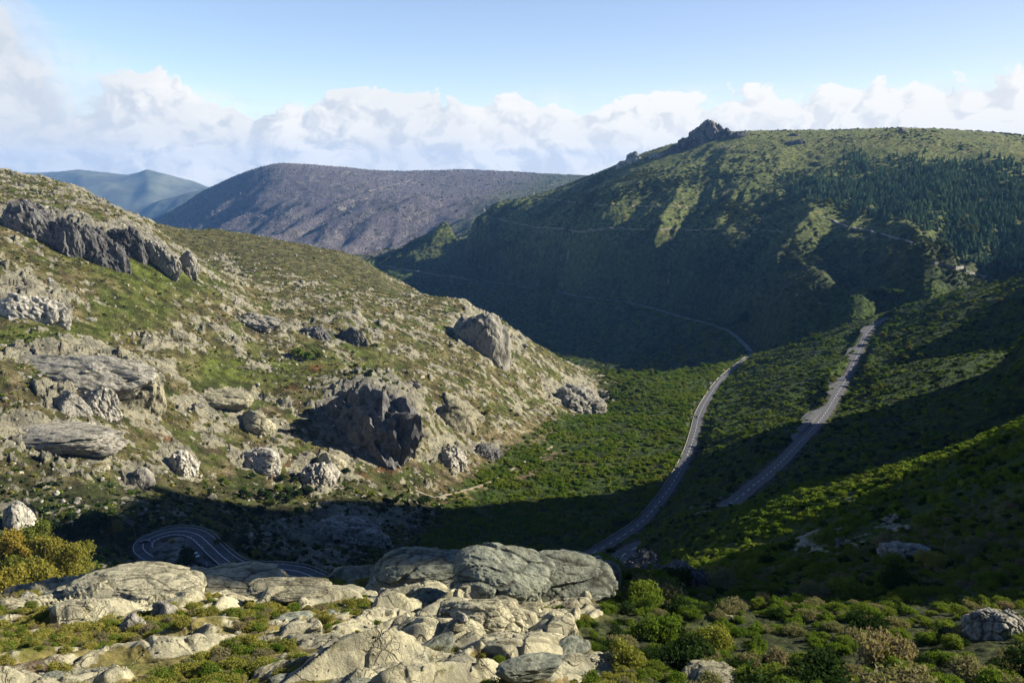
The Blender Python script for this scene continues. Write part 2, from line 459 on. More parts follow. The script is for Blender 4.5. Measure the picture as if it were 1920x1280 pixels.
n25 = fbm(XG / 26, YG / 26, 4, 21); n9 = fbm(XG / 9, YG / 9, 3, 31); n60 = fbm(XG / 70, YG / 70, 3, 41); n4 = fbm(XG / 4.2, YG / 4.2, 2, 51)
second = HILL * sstep(YG, 860, 1000) * sstep(UW, 240, 300) * (1 - sstep(UW, 700, 760))      # the smoother ridge behind
frac = HILL * (0.37 + 0.10 * sstep(VG, 1000, 750) - .26 * second)
grassy = np.zeros_like(UG)
for (u, v, ru, rv, rot, k) in [(430,690,70,22,-4,1),(520,700,60,30,0,.9),(230,500,130,30,20,.9),(250,580,70,40,0,.7),(60,630,90,16,0,.9),(330,520,80,22,20,.8),(700,660,40,30,0,.5),(150,620,100,18,0,.7),(600,690,40,30,0,.8),(450,690,90,36,0,.8)]:
    grassy = np.maximum(grassy, k * ell(u, v, ru, rv, rot, .6, UW, VW))
frac = np.clip(np.maximum(frac, crag * 1.0) - .28 * grassy * HILL * (1 - crag), 0, 1)
rk = sstep(frac * 1.55 + 0.75 * n25 + 0.55 * n9 + .35 * n4, 0.72, 0.98)
# knoll of granite slabs
kwx = fbm(XG / 11, YG / 11, 2, 203); kwy = fbm(XG / 11, YG / 11, 2, 209)
UK = UG + 34 * kwx; VK = VG + 20 * kwy
kn_rock = np.zeros_like(UG)
for (u, v, ru, rv, rot, k) in [(150,1100,110,34,-14,1),(210,1130,130,26,-20,1),(420,1090,170,30,-4,1),(330,1120,120,24,-20,.95),(560,1125,150,34,0,.85),(800,1090,170,50,-8,1),(1000,1085,140,55,0,1),
        (900,1170,280,60,0,1),(700,1210,220,60,-20,1),(800,1265,330,40,0,1),(1000,1240,160,50,0,1),(100,1262,170,26,-4,1),(420,1250,70,14,0,.8),(560,1185,60,34,-40,1),(60,1130,70,20,0,.8),(470,1140,120,22,-14,.8),(1090,1110,50,40,0,.9)]:
    kn_rock = np.maximum(kn_rock, k * ell(u, v, ru, rv, rot, .4, UK, VK))
for (u, v, ru, rv, rot) in [(130,1210,150,30,-10),(420,1200,120,26,-14),(560,1240,80,26,-10),(330,1235,120,26,0),(640,1150,70,16,-10),(60,1195,90,26,-8),(250,1215,110,22,-6),(480,1225,90,24,-10),(500,1160,70,14,-14),(760,1130,60,12,0),(930,1245,50,10,10),(590,1105,60,10,0)]:
    kn_rock = kn_rock * (1 - .97 * ell(u, v, ru, rv, rot, .5, UK, VK))
n5 = fbm(XG / 6.5, YG / 6.5, 4, 61)
kx = XG * math.cos(.62) + YG * math.sin(.62); ky = -XG * math.sin(.62) + YG * math.cos(.62)
n14 = fbm(XG / 15, YG / 15, 3, 62)
wb = voronoi(kx / 12 + .3 * n14, ky / 5.2 + .35 * n14, 15)
kn_rock = np.maximum(kn_rock, .30) * KN_L + KN_R * .16
rk_k = sstep(kn_rock + 0.40 * n14 + .34 * n5 + .14 * n4 - .55 * (1 - sstep(wb[1], .02, .22)) * (wb[2] > .3), 0.34, 0.54) * KNOLL
# stones on the other slopes
rk_m = MOUNT * sstep(n25 * .8 + n9 * .6 + fbm(XG / 180, YG / 180, 3, 71) * .9 + .5 * sstep(np.hypot((UW - 1330) / 110, (VW - 262) / 40), 1.3, .3) + .28 * sstep(np.hypot((UW - 1190) / 60, (VW - 300) / 26), 1.3, .3), .62, .95)
rk_f = FAR * sstep(fbm(XG / 60, YG / 60, 4, 81) * .8 + fbm(XG / 400, YG / 900, 3, 83) * .6, .28, .7)
rk_v = RSLOPE * sstep(n9 * .7 + n25 * .7 + .55 * ell(1640, 1000, 170, 26, -10, .5, UW, VW) + .6 * ell(1330, 955, 60, 8, -10, .5, UW, VW) + .4 * ell(1470, 1020, 110, 40, 0, .5, UW, VW), .62, .9)
ROCK = np.clip(rk * HILL + rk_k + rk_m + rk_f * .9 + rk_v, 0, 1)

# ------------------------------------------------------------------ relief
def blocks(size, seed, ax=1.0, rot=0.0):
    c, s_ = math.cos(rot), math.sin(rot)
    x = (XG * c + YG * s_) / (size * ax); y = (-XG * s_ + YG * c) / size
    return voronoi(x + .18 * n4, y + .18 * n9, seed)

Z = Z0.copy()
near_crest = np.clip((VG - np.interp(UG, [0, 265, 500, 900, 1070, 1340, 1920], [318, 411, 312, 325, 340, 245, 255])) / 60, 0.06, 1)
# left hillside
f1, e1, c1, ox1, oy1 = blocks(13.0, 5, 1.5, .35)
f2_, e2, c2, ox2, oy2 = blocks(4.6, 7, 1.25, .5)
Z += HILL * (4.5 * n60 + 1.9 * n25) * sstep(YG, 150, 250)
big = np.maximum(rk, .12)
Z += HILL * (1 + .9 * crag) * rk * (3.0 * (c1 - .35) + 3.2 * oy1 * (c1 - .2) + 1.6 * ox1 * (.5 - c2) - 1.5 * (1 - sstep(e1, 0, .16)))
Z += HILL * rk * (1.25 * (c2 - .4) + 1.2 * oy2 * (c1 - .3) - .55 * (1 - sstep(e2, 0, .2)))
Z += HILL * (1 - rk) * .55 * np.abs(n4) * 2
# knoll: long whalebacks, then the joints across them
jt = voronoi(kx / 4.2 + .3 * n5, ky / 1.9 + .3 * n5, 17)
jb = voronoi(kx / 8.0 + .3 * n14, ky / 3.2 + .2 * n5, 18)
sm = voronoi(kx / 1.25 + .3 * n4, ky / .8 + .3 * n4, 19)
fine = fbm(XG / 1.3, YG / 1.3, 4, 65)
soft = sstep(kn_rock + 0.40 * n14 + .22 * n5, 0.12, 0.70) * KNOLL
def inside(vr, w): return sstep(vr[1], 0, w)
rubble = sstep(n5 + .6 * n9, .0, .3)
slab = 2.3 * (wb[2] * .8 + .35) * inside(wb, .62)
slab += inside(jb, .20) * (.50 * (jb[2] - .3) + .75 * jb[4] * (jb[2] - .2) + .5 * jb[3] * (jb[2] - .5)) + .34 * inside(jb, .10)
slab += .20 * inside(jt, .14) + inside(jt, .16) * (.36 * (jt[2] - .3) + .42 * jt[4] * (jt[2] - .3)) * (.45 + .8 * rubble)
slab += .06 * fine + .5 * n5 + .5 * n14
Z += soft * (slab - .9)
Z += KNOLL * (1 - soft) * (-.3 + .20 * np.abs(fbm(XG / 1.6, YG / 1.6, 3, 67)) * 2 + .25 * n5)
Z += KNOLL * 1.1 * n25
CRACK = np.clip((1 - sstep(jb[1], .02, .12)) * .8, 0, 1) * KNOLL * sstep(n5 + n14, -.3, .2)
# green slopes
bil = np.abs(fbm(XG / 6.0, YG / 6.0, 3, 87)); bil2 = np.abs(fbm(XG / 2.3, YG / 2.3, 3, 88))
Z += RSLOPE * ((3.2 * n60 + 2.4 * n25) * sstep(YG, 120, 200) + 2.0 * bil * sstep(YG, 200, 400) + .8 * bil2 + rk_v * (1.6 * (c2 - .2) + .8 * oy2))
gp = XG * .86 - YG * .50; gq = XG * .5 + YG * .86
Z += FLOOR * (5 * n60 + 1.2 * bil + 34 * (fbm(gp / 210 + .4 * n60, gq / 620, 3, 131, ridged=True) - .2) * sstep(YG, 1350, 1600))
Z += VALLEY * (1.6 * n60 + .9 * n25 + 2.0 * bil)
# gullied mountain side
gul = fbm(gp / 330 + .35 * fbm(gq / 500, gp / 500, 2, 95), gq / 1300, 4, 91, ridged=True)
low = sstep(VG, 330, 520)
Z += MOUNT * near_crest * ((26 + 62 * low) * (gul - .22) + 9 * n60 + 12 * fbm(XG / 190, YG / 190, 3, 97) + 4.0 * n25 + 2.6 * n9 + rk_m * 5 * (c1 - .2))
gf = fbm(gp / 620 + .35 * fbm(gq / 900, gp / 900, 2, 95), gq / 2600, 4, 99, ridged=True)
steepf = sstep(VG, 350, 400)
Z += FAR * near_crest * ((18 + 75 * steepf) * (gf - .2) + 26 * fbm(XG / 260, YG / 260, 3, 101) + 5 * n60 + rk_f * 2 * n25)
Z += FAR * 12 * (1 - near_crest) * fbm(XG / 240, YG / 600, 3, 103)

# ------------------------------------------------------------------ roads are cut into the land
def spline(pts, step=2.0):
    P = np.array(pts, float)
    out = []
    Q = np.concatenate([[2 * P[0] - P[1]], P, [2 * P[-1] - P[-2]]])
    for i in range(1, len(Q) - 2):
        n = max(2, int(np.linalg.norm(Q[i + 1] - Q[i]) / step))
        t = np.linspace(0, 1, n, endpoint=False)[:, None]
        out.append(.5 * (2 * Q[i] + (Q[i + 1] - Q[i - 1]) * t + (2 * Q[i - 1] - 5 * Q[i] + 4 * Q[i + 1] - Q[i + 2]) * t ** 2 + (-Q[i - 1] + 3 * Q[i] - 3 * Q[i + 1] + Q[i + 2]) * t ** 3))
    out.append(P[-1:])
    return np.concatenate(out)

def pts3(l):
    u, v, y = np.array(l, float).T
    a, s_ = ray(u, v)
    return np.stack([a * y, y, s_ * y], 1)

def plane_pts(l, z):
    u, v = np.array(l, float).T
    zz = np.broadcast_to(np.asarray(z, float), u.shape)
    a, s_ = ray(u, v)
    y = zz / s_
    return np.stack([a * y, y, zz], 1)

def smooth_z(P, n):
    k = np.ones(2 * n + 1) / (2 * n + 1)
    P[:, 2] = np.convolve(np.pad(P[:, 2], n, mode='edge'), k, 'valid')
    return P

HP = [(705,1140),(650,1112),(597,1086),(560,1071),(520,1066),(470,1065),(440,1058),(415,1041),(392,1019),(373,1003),(350,996),(323,996),(294,1003),(273,1014),(268,1026),(279,1038),(305,1050),(338,1061),(380,1074),(440,1092)]
hair = smooth_z(spline(plane_pts(HP, np.linspace(-151, -156.5, len(HP)))), 4)
valley_r = smooth_z(spline(pts3([(1040,1085,385),(1090,1047,420),(1150,1018,457),(1200,982,495),(1238,938,543),(1268,895,600),(1290,850,665),(1303,812,738),(1312,775,815),(1328,745,903),(1348,716,1010),(1368,697,1085),(1392,677,1180),(1408,661,1330),(1390,640,1480),(1372,625,1560),(1340,611,1660),(1280,595,1810),(1190,570,1930),(1090,556,2080),(1000,540,2340),(850,520,2860),(700,494,3700),(640,480,4100)])), 30)
upper_r = smooth_z(spline(pts3([(1080,1120,230),(1165,1043,300),(1250,1008,328),(1330,968,352),(1370,944,376),(1412,910,412),(1455,875,464),(1500,828,550),(1540,785,648),(1572,735,755),(1592,700,845),(1610,660,945),(1624,628,1030),(1640,610,1082),(1665,594,1120)])), 12)
ROADS = [(hair, 4.2, 7), (valley_r[valley_r[:, 1] < 1400], 4.2, 12), (valley_r[valley_r[:, 1] > 1340], 11, 55), (upper_r, 4.2, 10)]

def height_fn(Zg):
    def h(X, Y):
        X = np.asarray(X, float); Y = np.asarray(Y, float)
        a = X / Y; l = np.log(Y)
        i = np.clip(np.searchsorted(a_col, a) - 1, 0, NA - 2); fa = np.clip((a - a_col[i]) / (a_col[i + 1] - a_col[i]), 0, 1)
        j = np.clip(np.searchsorted(ly_row, l) - 1, 0, NR - 2); fy = np.clip((l - ly_row[j]) / (ly_row[j + 1] - ly_row[j]), 0, 1)
        return (Zg[j, i] * (1 - fa) + Zg[j, i + 1] * fa) * (1 - fy) + (Zg[j + 1, i] * (1 - fa) + Zg[j + 1, i + 1] * fa) * fy
    return h

ROADDIST = np.full(Z.shape, 1e3, np.float32)
ISLAND = plane_pts([(300,1008),(330,1001),(352,1004),(366,1018),(380,1036),(395,1052),(360,1052),(320,1040),(290,1026)], -154.0)   # inside of the bend
for P, half, feather in ROADS:
    lo = P.min(0) - 90; hi = P.max(0) + 90
    m = np.nonzero(((XG > lo[0]) & (XG < hi[0]) & (YG > lo[1]) & (YG < hi[1])).ravel())[0]
    Px = P[::2]
    x = XG.ravel()[m]; y = YG.ravel()[m]
    # only points within reach of the line
    cells = set(zip((Px[:, 0] // 40).astype(int), (Px[:, 1] // 40).astype(int)))
    cells = {(i + a, j + b) for i, j in cells for a in (-2, -1, 0, 1, 2) for b in (-2, -1, 0, 1, 2)}
    code = np.array([i * 100003 + j for i, j in cells])
    keep = np.isin((x // 40).astype(int) * 100003 + (y // 40).astype(int), code)
    m = m[keep]; x = x[keep]; y = y[keep]
    d = np.empty(len(m)); zt = np.empty(len(m))
    for i in range(0, len(m), 4000):
        dd = (x[i:i + 4000, None] - Px[None, :, 0]) ** 2 + (y[i:i + 4000, None] - Px[None, :, 1]) ** 2
        k = dd.argmin(1)
        d[i:i + 4000] = np.sqrt(dd[np.arange(len(k)), k]); zt[i:i + 4000] = Px[k, 2]
    w = 1 - sstep(d, half + 2.2, half + 2.2 + feather)
    Z.ravel()[m] = Z.ravel()[m] * (1 - w) + (zt - .35) * w
    ROADDIST.ravel()[m] = np.minimum(ROADDIST.ravel()[m], d)
# level ground inside the hairpin
isl = ell(335, 1028, 46, 26, 0, .3) * (YG > 255) * (YG < 360)
Z = Z * (1 - isl) + (-154.3) * isl
ROCK = ROCK * sstep(ROADDIST, 5, 9)
height = height_fn(Z)

# what the viewpoint can see of it
SG = Z / YG
VIS = SG >= np.maximum.accumulate(SG, 0) - 0.004

SG0 = Z0 / YG
def at(u, v, y_min=20.0, smooth=False, near=None):
    """first ground point met by the sight line through a pixel of the photograph"""
    a, s_ = ray(u, v)
    i = int(np.clip(np.searchsorted(a_col, a), 0, NA - 1))
    col = (SG0 if smooth else SG)[:, i]
    j = np.nonzero((col >= s_) & (ly_row >= math.log(y_min)))[0]
    k = j[0] if len(j) else NR - 1
    if near is not None:
        w = np.nonzero(np.abs(ly_row - math.log(near)) < .14)[0]
        k = w[np.argmin(np.abs(SG[w, i] - s_) + .02 * (SG[w, i] < np.maximum.accumulate(SG[:, i])[w] - .003))]
    y = math.exp(ly_row[k])
    x = float(a) * y
    return x, y, float(height(x, y))
# ------------------------------------------------------------------ what covers the ground (colours of plants, soil and stone)
def lay(base, col, m):
    return base + (np.array(col) - base) * np.clip(m, 0, 1)[..., None]
n_a = fbm(XG / 14, YG / 14, 4, 111); n_b = fbm(XG / 45, YG / 45, 3, 113); n_c = fbm(XG / 160, YG / 160, 3, 117)
cover = np.zeros(Z.shape + (3,)) + (.035, .060, .014)
h_ = np.zeros(Z.shape + (3,)) + (.118, .104, .046)                      # hillside: dry scrub
h_ = lay(h_, (.175, .140, .080), sstep(n_a + .5 * n_b, .05, .45))       # bleached grass
h_ = lay(h_, (.076, .092, .022), sstep(-n_a + .6 * n_b, -.08, .32))        # olive broom
h_ = lay(h_, (.085, .110, .016), grassy * sstep(n_a + .5, .1, .6))
h_ = lay(h_, (.030, .036, .014), sstep(fbm(XG / 8, YG / 8, 3, 119), .25, .5) * .8)
red = np.maximum.reduce([ell(u, v, ru, rv, 0, .7, UW, VW) for u, v, ru, rv in [(600,685,36,10),(535,735,26,8),(520,778,22,8),(700,880,50,16),(560,880,60,20),(330,830,30,8),(770,900,40,12)]])
h_ = lay(h_, (.150, .055, .024), red * sstep(n_a + .4 * n4, -.05, .3) * .8)
h_ = lay(h_, (.088, .084, .036), second * .75)
h_ = lay(h_, (.036, .046, .018), sstep(VG, 850, 930) * .55)  # darker cover towards the foot of the hillside
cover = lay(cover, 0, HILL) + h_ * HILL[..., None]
k_c = np.zeros(Z.shape + (3,)) + (.170, .146, .052)
k_c = lay(k_c, (.170, .125, .078), sstep(n5 + .4 * n_a, .0, .35))
k_c = lay(k_c, (.075, .088, .018), sstep(-n5 + .5 * n_a, .05, .4))
kr = np.zeros(Z.shape + (3,)) + (.036, .044, .014)
kr = lay(kr, (.085, .062, .040), sstep(n5 + .6 * n_a, .15, .5))
k_c = k_c * (1 - KN_R[..., None]) + kr * KN_R[..., None]
cover = cover * (1 - KNOLL[..., None]) + k_c * KNOLL[..., None]
v_c = np.zeros(Z.shape + (3,)) + (.046, .070, .014)
v_c = lay(v_c, (.034, .066, .012), sstep(n_a + .5 * n_b, 0, .4))
v_c = lay(v_c, (.150, .125, .045), sstep(n_b - .4 * n_a, .12, .4) * .8)
clear = np.maximum.reduce([ell(u, v, ru, rv, rot, .5, UW, VW) for u, v, ru, rv, rot in [(960,815,60,18,-20),(900,865,70,10,-25),(840,900,60,12,-15),(1035,855,30,9,-10),(985,890,36,6,-8),(1020,815,30,6,-20),(860,930,60,5,-20)]])
v_c = lay(v_c, (.205, .155, .090), clear * sstep(n4 + .5 * n9 + .5, .2, .7))
vm = np.clip(VALLEY, 0, 1)[..., None]
cover = cover * (1 - vm) + v_c * vm
cover = lay(cover, (.205, .155, .090), clear * HILL * sstep(n4 + .5 * n9 + .5, .1, .6) * .8)
r_c = np.zeros(Z.shape + (3,)) + (.038, .066, .012)
r_c = lay(r_c, (.064, .086, .018), sstep(n_b + .5 * n_a, .0, .4))
r_c = lay(r_c, (.024, .040, .012), sstep(-n_b + .6 * n_a, .1, .5))
cover = cover * (1 - RSLOPE[..., None]) + r_c * RSLOPE[..., None]
m_c = np.zeros(Z.shape + (3,)) + (.100, .122, .034)
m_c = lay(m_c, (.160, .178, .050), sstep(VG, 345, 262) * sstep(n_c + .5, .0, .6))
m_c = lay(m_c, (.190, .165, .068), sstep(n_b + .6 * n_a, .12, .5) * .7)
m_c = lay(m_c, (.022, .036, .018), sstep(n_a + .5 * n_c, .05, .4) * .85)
m_c = lay(m_c, (.020, .032, .016), sstep(VG, 430, 520) * .6)  # darker cover lower down the mountain
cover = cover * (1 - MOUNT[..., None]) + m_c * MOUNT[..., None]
f_c = np.zeros(Z.shape + (3,)) + (.108, .094, .104)
f_c = lay(f_c, (.175, .152, .146), sstep(n_c + .4 * n_b, .05, .4))
f_c = lay(f_c, (.050, .046, .040), sstep(-n_b + .5 * n_c, .1, .4) * .8)
f_c = lay(f_c, (.060, .070, .034), sstep(UG - np.interp(VG, [330, 400, 480], [1000, 860, 760]) + 40 * n_c, -40, 60))
cover = cover * (1 - FAR[..., None]) + f_c * FAR[..., None]
fl = np.zeros(Z.shape + (3,)) + (.048, .074, .024)
fl = lay(fl, (.105, .112, .045), sstep(n_b + .5 * n_a, .05, .4))
fl = lay(fl, (.020, .034, .014), sstep(-n_b + .6 * n_a, .05, .35))
cover = cover * (1 - FLOOR[..., None]) + fl * FLOOR[..., None]
# gravel beside the roads and inside the bend
verge = (1 - sstep(ROADDIST + 1.6 * n4, 5.0, 7.5)) * (YG < 1500)
cover = lay(cover, (.120, .105, .085), verge * .8)
cover = lay(cover, (.300, .290, .270), isl * sstep(n4 + .6 * n9, -.35, .0))
cover = np.clip(cover, .008, .9)
# stone tone: shade of the crag and cliffs is painted in dark, lichen-covered slabs are pale
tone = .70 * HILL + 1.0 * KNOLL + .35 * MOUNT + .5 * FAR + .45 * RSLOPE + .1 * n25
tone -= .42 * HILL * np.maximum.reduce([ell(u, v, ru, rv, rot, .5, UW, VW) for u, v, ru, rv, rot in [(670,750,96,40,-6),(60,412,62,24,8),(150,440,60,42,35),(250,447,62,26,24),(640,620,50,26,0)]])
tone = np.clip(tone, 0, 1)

def terrain_material():
    m = bpy.data.materials.new("hill_ground"); m.use_nodes = True
    t = NT(m.node_tree)
    b = t.n['Principled BSDF']
    geo = t.node('ShaderNodeNewGeometry')
    pos = geo.outputs['Position']
    rock, crack, tn = t.attr('rock'), t.attr('crack'), t.attr('tone')
    cov = t.attr('cover', 'Color')
    dist = t.vmath('LENGTH', pos)
    dist = t.n[-1].outputs['Value']
    far = t.smooth(dist, 140, 420)
    n1 = t.noise(pos, .9, 7, .66)           # about a metre and below
    n2 = t.noise(pos, .11, 8, .62)          # tens of metres and below
    nz = t.math('ADD', t.math('MULTIPLY', n1, t.math('MULTIPLY_ADD', far, -.45, .55)), t.math('MULTIPLY', n2, t.math('MULTIPLY_ADD', far, .45, .45)))
    v1 = t.math('MULTIPLY_ADD', t.smooth(nz, .36, .66), 1.15, .42)
    veg = t.mix(1.0, cov, v1, 'MULTIPLY')
    t.put(t.n[-1].inputs[7], v1)
    # stone
    r_lo = t.mix(tn, (.115, .115, .118), (.185, .175, .122))
    r_hi = t.mix(tn, (.225, .218, .200), (.430, .400, .270))
    stone = t.mix(t.smooth(nz, .36, .60), r_lo, r_hi)
    lich = t.noise(pos, 2.6, 5, .7)
    stone = t.mix(t.math('MULTIPLY', t.smooth(lich, .56, .70), .55), stone, (.17, .17, .13))
    stain = t.noise(t.vmath('MULTIPLY', pos, (.5, .5, .06)), 1.0, 5, .7)
    stone = t.mix(t.math('MULTIPLY', t.smooth(stain, .54, .70), .45), stone, (.11, .11, .11))
    wv = t.node('ShaderNodeTexNoise'); t.put(wv.inputs['Vector'], pos); wv.inputs['Scale'].default_value = .45; wv.inputs['Detail'].default_value = 4
    wpos = t.vmath('ADD', pos, t.vmath('MULTIPLY', wv.outputs['Color'], (2.6, 2.6, 2.6)))
    wpos = t.vmath('MULTIPLY', wpos, (.8, 1.25, 1.0))
    near_ = t.math('SUBTRACT', 1.0, far)
    c1 = t.smooth(t.voro(wpos, .36, 'DISTANCE_TO_EDGE'), .035, .010)
    c2 = t.smooth(t.voro(wpos, 1.1, 'DISTANCE_TO_EDGE'), .05, .012)
    c4 = t.smooth(t.voro(wpos, .68, 'DISTANCE_TO_EDGE'), .045, .012)
    c1 = t.math('MAXIMUM', c1, t.math('MULTIPLY', c4, t.math('MULTIPLY', t.smooth(n2, .42, .58), .5)))
    c3 = t.smooth(t.voro(wpos, .12, 'DISTANCE_TO_EDGE'), .05, .012)
    ck = t.math('MAXIMUM', t.math('MULTIPLY', t.math('MAXIMUM', c1, t.math('MULTIPLY', c2, t.smooth(n2, .46, .6))), near_), t.math('MULTIPLY', t.math('MULTIPLY', c3, far), .7))
    ck = t.math('MULTIPLY', ck, t.smooth(t.noise(pos, .35, 4, .6), .40, .56))
    ck = t.math('MAXIMUM', ck, crack)
    patch = t.noise(pos, .16, 5, .6)
    stone = t.mix(t.math('MULTIPLY', t.smooth(patch, .50, .66), .45), stone, (.150, .150, .125))
    stone = t.mix(t.math('MULTIPLY', ck, .62), stone, (.055, .052, .034))
    grain = t.noise(pos, 5.0, 6, .8)
    stone = t.mix(t.math('MULTIPLY', t.math('MULTIPLY', t.smooth(grain, .50, .62), .38), near_), stone, (.120, .116, .092))
    moss = t.math('MULTIPLY', t.smooth(t.noise(pos, .55, 7, .7), .55, .66), near_)
    stone = t.mix(t.math('MULTIPLY', moss, .7), stone, (.110, .104, .044))
    edge = t.math('ADD', rock, t.math('MULTIPLY', t.math('SUBTRACT', nz, .5), 1.5))
    mk = t.smooth(edge, .36, .60)
    # loose pale stones in the scrub
    sp_ = t.voro(pos, .42)
    spk = t.math('MULTIPLY', t.smooth(sp_, .26, .16), t.math('MULTIPLY', t.smooth(n2, .50, .58), t.attr('stones')))
    mk = t.math('MAXIMUM', mk, spk)
    col = t.mix(mk, veg, stone)
    t.l.new(col, b.inputs['Base Color'])
    b.inputs['Roughness'].default_value = .95
    b.inputs['Specular IOR Level'].default_value = .12
    bp = t.node('ShaderNodeBump')
    bp.inputs['Strength'].default_value = 1.0
    t.put(bp.inputs['Distance'], t.math('MULTIPLY_ADD', far, 2.6, .22))
    t.put(bp.inputs['Height'], t.math('ADD', t.math('SUBTRACT', t.math('ADD', nz, t.math('MULTIPLY', n1, .5)), t.math('MULTIPLY', ck, .5)), t.math('MULTIPLY', grain, .45)))
    t.l.new(bp.outputs[0], b.inputs['Normal'])
    return m


def grid_part(name, mask, mat):
    """the quads of the land where mask holds, as one mesh with its cover attributes"""
    j, i = np.nonzero(mask)
    a = j * NA + i
    q = np.stack([a, a + 1, a + NA + 1, a + NA], 1)
    used, inv = np.unique(q, return_inverse=True)
    q = inv.reshape(-1, 4).astype(np.int32)
    co = np.stack([XG.ravel()[used], YG.ravel()[used], Z.ravel()[used]], 1).astype(np.float32)
    me = bpy.data.meshes.new(name)
    me.vertices.add(len(co)); me.vertices.foreach_set('co', co.ravel())
    me.loops.add(q.size); me.loops.foreach_set('vertex_index', q.ravel())
    me.polygons.add(len(q)); me.polygons.foreach_set('loop_start', np.arange(0, q.size, 4, dtype=np.int32))
    me.polygons.foreach_set('use_smooth', np.ones(len(q), bool))
    me.update(calc_edges=True)
    for nm, arr in (('rock', ROCK), ('crack', CRACK), ('tone', tone), ('stones', STONES)):
        at_ = me.attributes.new(nm, 'FLOAT', 'POINT')
        at_.data.foreach_set('value', arr.ravel()[used].astype(np.float32))
    ca_ = me.attributes.new('cover', 'FLOAT_COLOR', 'POINT')
    c4 = np.ones((len(used), 4), np.float32); c4[:, :3] = cover.reshape(-1, 3)[used]
    ca_.data.foreach_set('color', c4.ravel())
    me.materials.append(mat)
    o = bpy.data.objects.new(name, me); COL.objects.link(o)
    o['kind'] = 'structure'
    return o

STONES = HILL * (1 - .3 * second) + .8 * FAR + .45 * MOUNT * sstep(VG, 480, 300) + .2 * KNOLL
M_GROUND = terrain_material()
zone = np.argmax(np.stack([KNOLL, HILL, VALLEY + FLOOR, RSLOPE, MOUNT, FAR]), 0)[:-1, :-1]
for zi, nm in enumerate(("hilltop_ground", "hillside", "valley_floor", "valley_slope", "mountain", "distant_mountain")):
    grid_part(nm, zone == zi, M_GROUND)


# ------------------------------------------------------------------ helpers for things
def tag(o, label, cat, group=None, kind=None):
    if label: o['label'] = label
    if cat: o['category'] = cat
    if group: o['group'] = group
    if kind: o['kind'] = kind
    return o

def mesh_np(name, V, F, mats, midx=None, smooth=False):
    me = bpy.data.meshes.new(name)
    V = np.asarray(V, np.float32)
    me.vertices.add(len(V)); me.vertices.foreach_set('co', V.ravel())
    if isinstance(F, np.ndarray):
        k = F.shape[1]
        me.loops.add(F.size); me.loops.foreach_set('vertex_index', F.astype(np.int32).ravel())
        me.polygons.add(len(F)); me.polygons.foreach_set('loop_start', np.arange(0, F.size, k, dtype=np.int32))
    else:
        fl = np.concatenate([np.asarray(f) for f in F]).astype(np.int32)
        st = np.concatenate([[0], np.cumsum([len(f) for f in F])[:-1]]).astype(np.int32)
        me.loops.add(len(fl)); me.loops.foreach_set('vertex_index', fl)
        me.polygons.add(len(F)); me.polygons.foreach_set('loop_start', st)
    me.polygons.foreach_set('use_smooth', np.full(len(me.polygons), smooth))
    if midx is not None:
        me.polygons.foreach_set('material_index', np.asarray(midx, np.int32))
    me.update(calc_edges=True)
    for m in (mats if isinstance(mats, (list, tuple)) else [mats]):
        me.materials.append(m)
    return me

def link(name, me, parent=None, loc=(0, 0, 0), rot=(0, 0, 0), scale=(1, 1, 1)):
    o = bpy.data.objects.new(name, me)
    COL.objects.link(o)
    o.location = loc; o.rotation_euler = rot; o.scale = scale
    if parent is not None: o.parent = parent
    return o

def ground_normal(x, y, e=2.0):
    gx = (height(x + e, y) - height(x - e, y)) / (2 * e); gy = (height(x, y + e) - height(x, y - e)) / (2 * e)
    return Vector((-float(gx), -float(gy), 1)).normalized()


# ------------------------------------------------------------------ materials of things
def foliage_mat(name, ramp, trans=.35):
    """leaf colour differs from plant to plant and a little from leaf to leaf"""
    m = bpy.data.materials.new(name); m.use_nodes = True
    t = NT(m.node_tree)
    for nd in list(t.n): t.n.remove(nd)
    oi = t.node('ShaderNodeObjectInfo')
    geo = t.node('ShaderNodeNewGeometry')
    area = t.smooth(t.noise(oi.outputs['Location'], .028, 3, .6), .34, .66)      # stands of one kind
    rnd = t.math('MULTIPLY_ADD', geo.outputs['Random Per Island'], .26, t.math('MULTIPLY_ADD', oi.outputs['Random'], .34, t.math('MULTIPLY', area, .40)))
    c = t.ramp(rnd, ramp)
    df = t.node('ShaderNodeBsdfDiffuse'); t.put(df.inputs[0], c)
    tr = t.node('ShaderNodeBsdfTranslucent'); t.put(tr.inputs[0], t.mix(1.0, c, (1.15, 1.25, .7), 'MULTIPLY'))
    mx = t.node('ShaderNodeMixShader'); mx.inputs[0].default_value = trans
    t.l.new(df.outputs[0], mx.inputs[1]); t.l.new(tr.outputs[0], mx.inputs[2])
    o = t.node('ShaderNodeOutputMaterial'); t.l.new(mx.outputs[0], o.inputs[0])
    return m

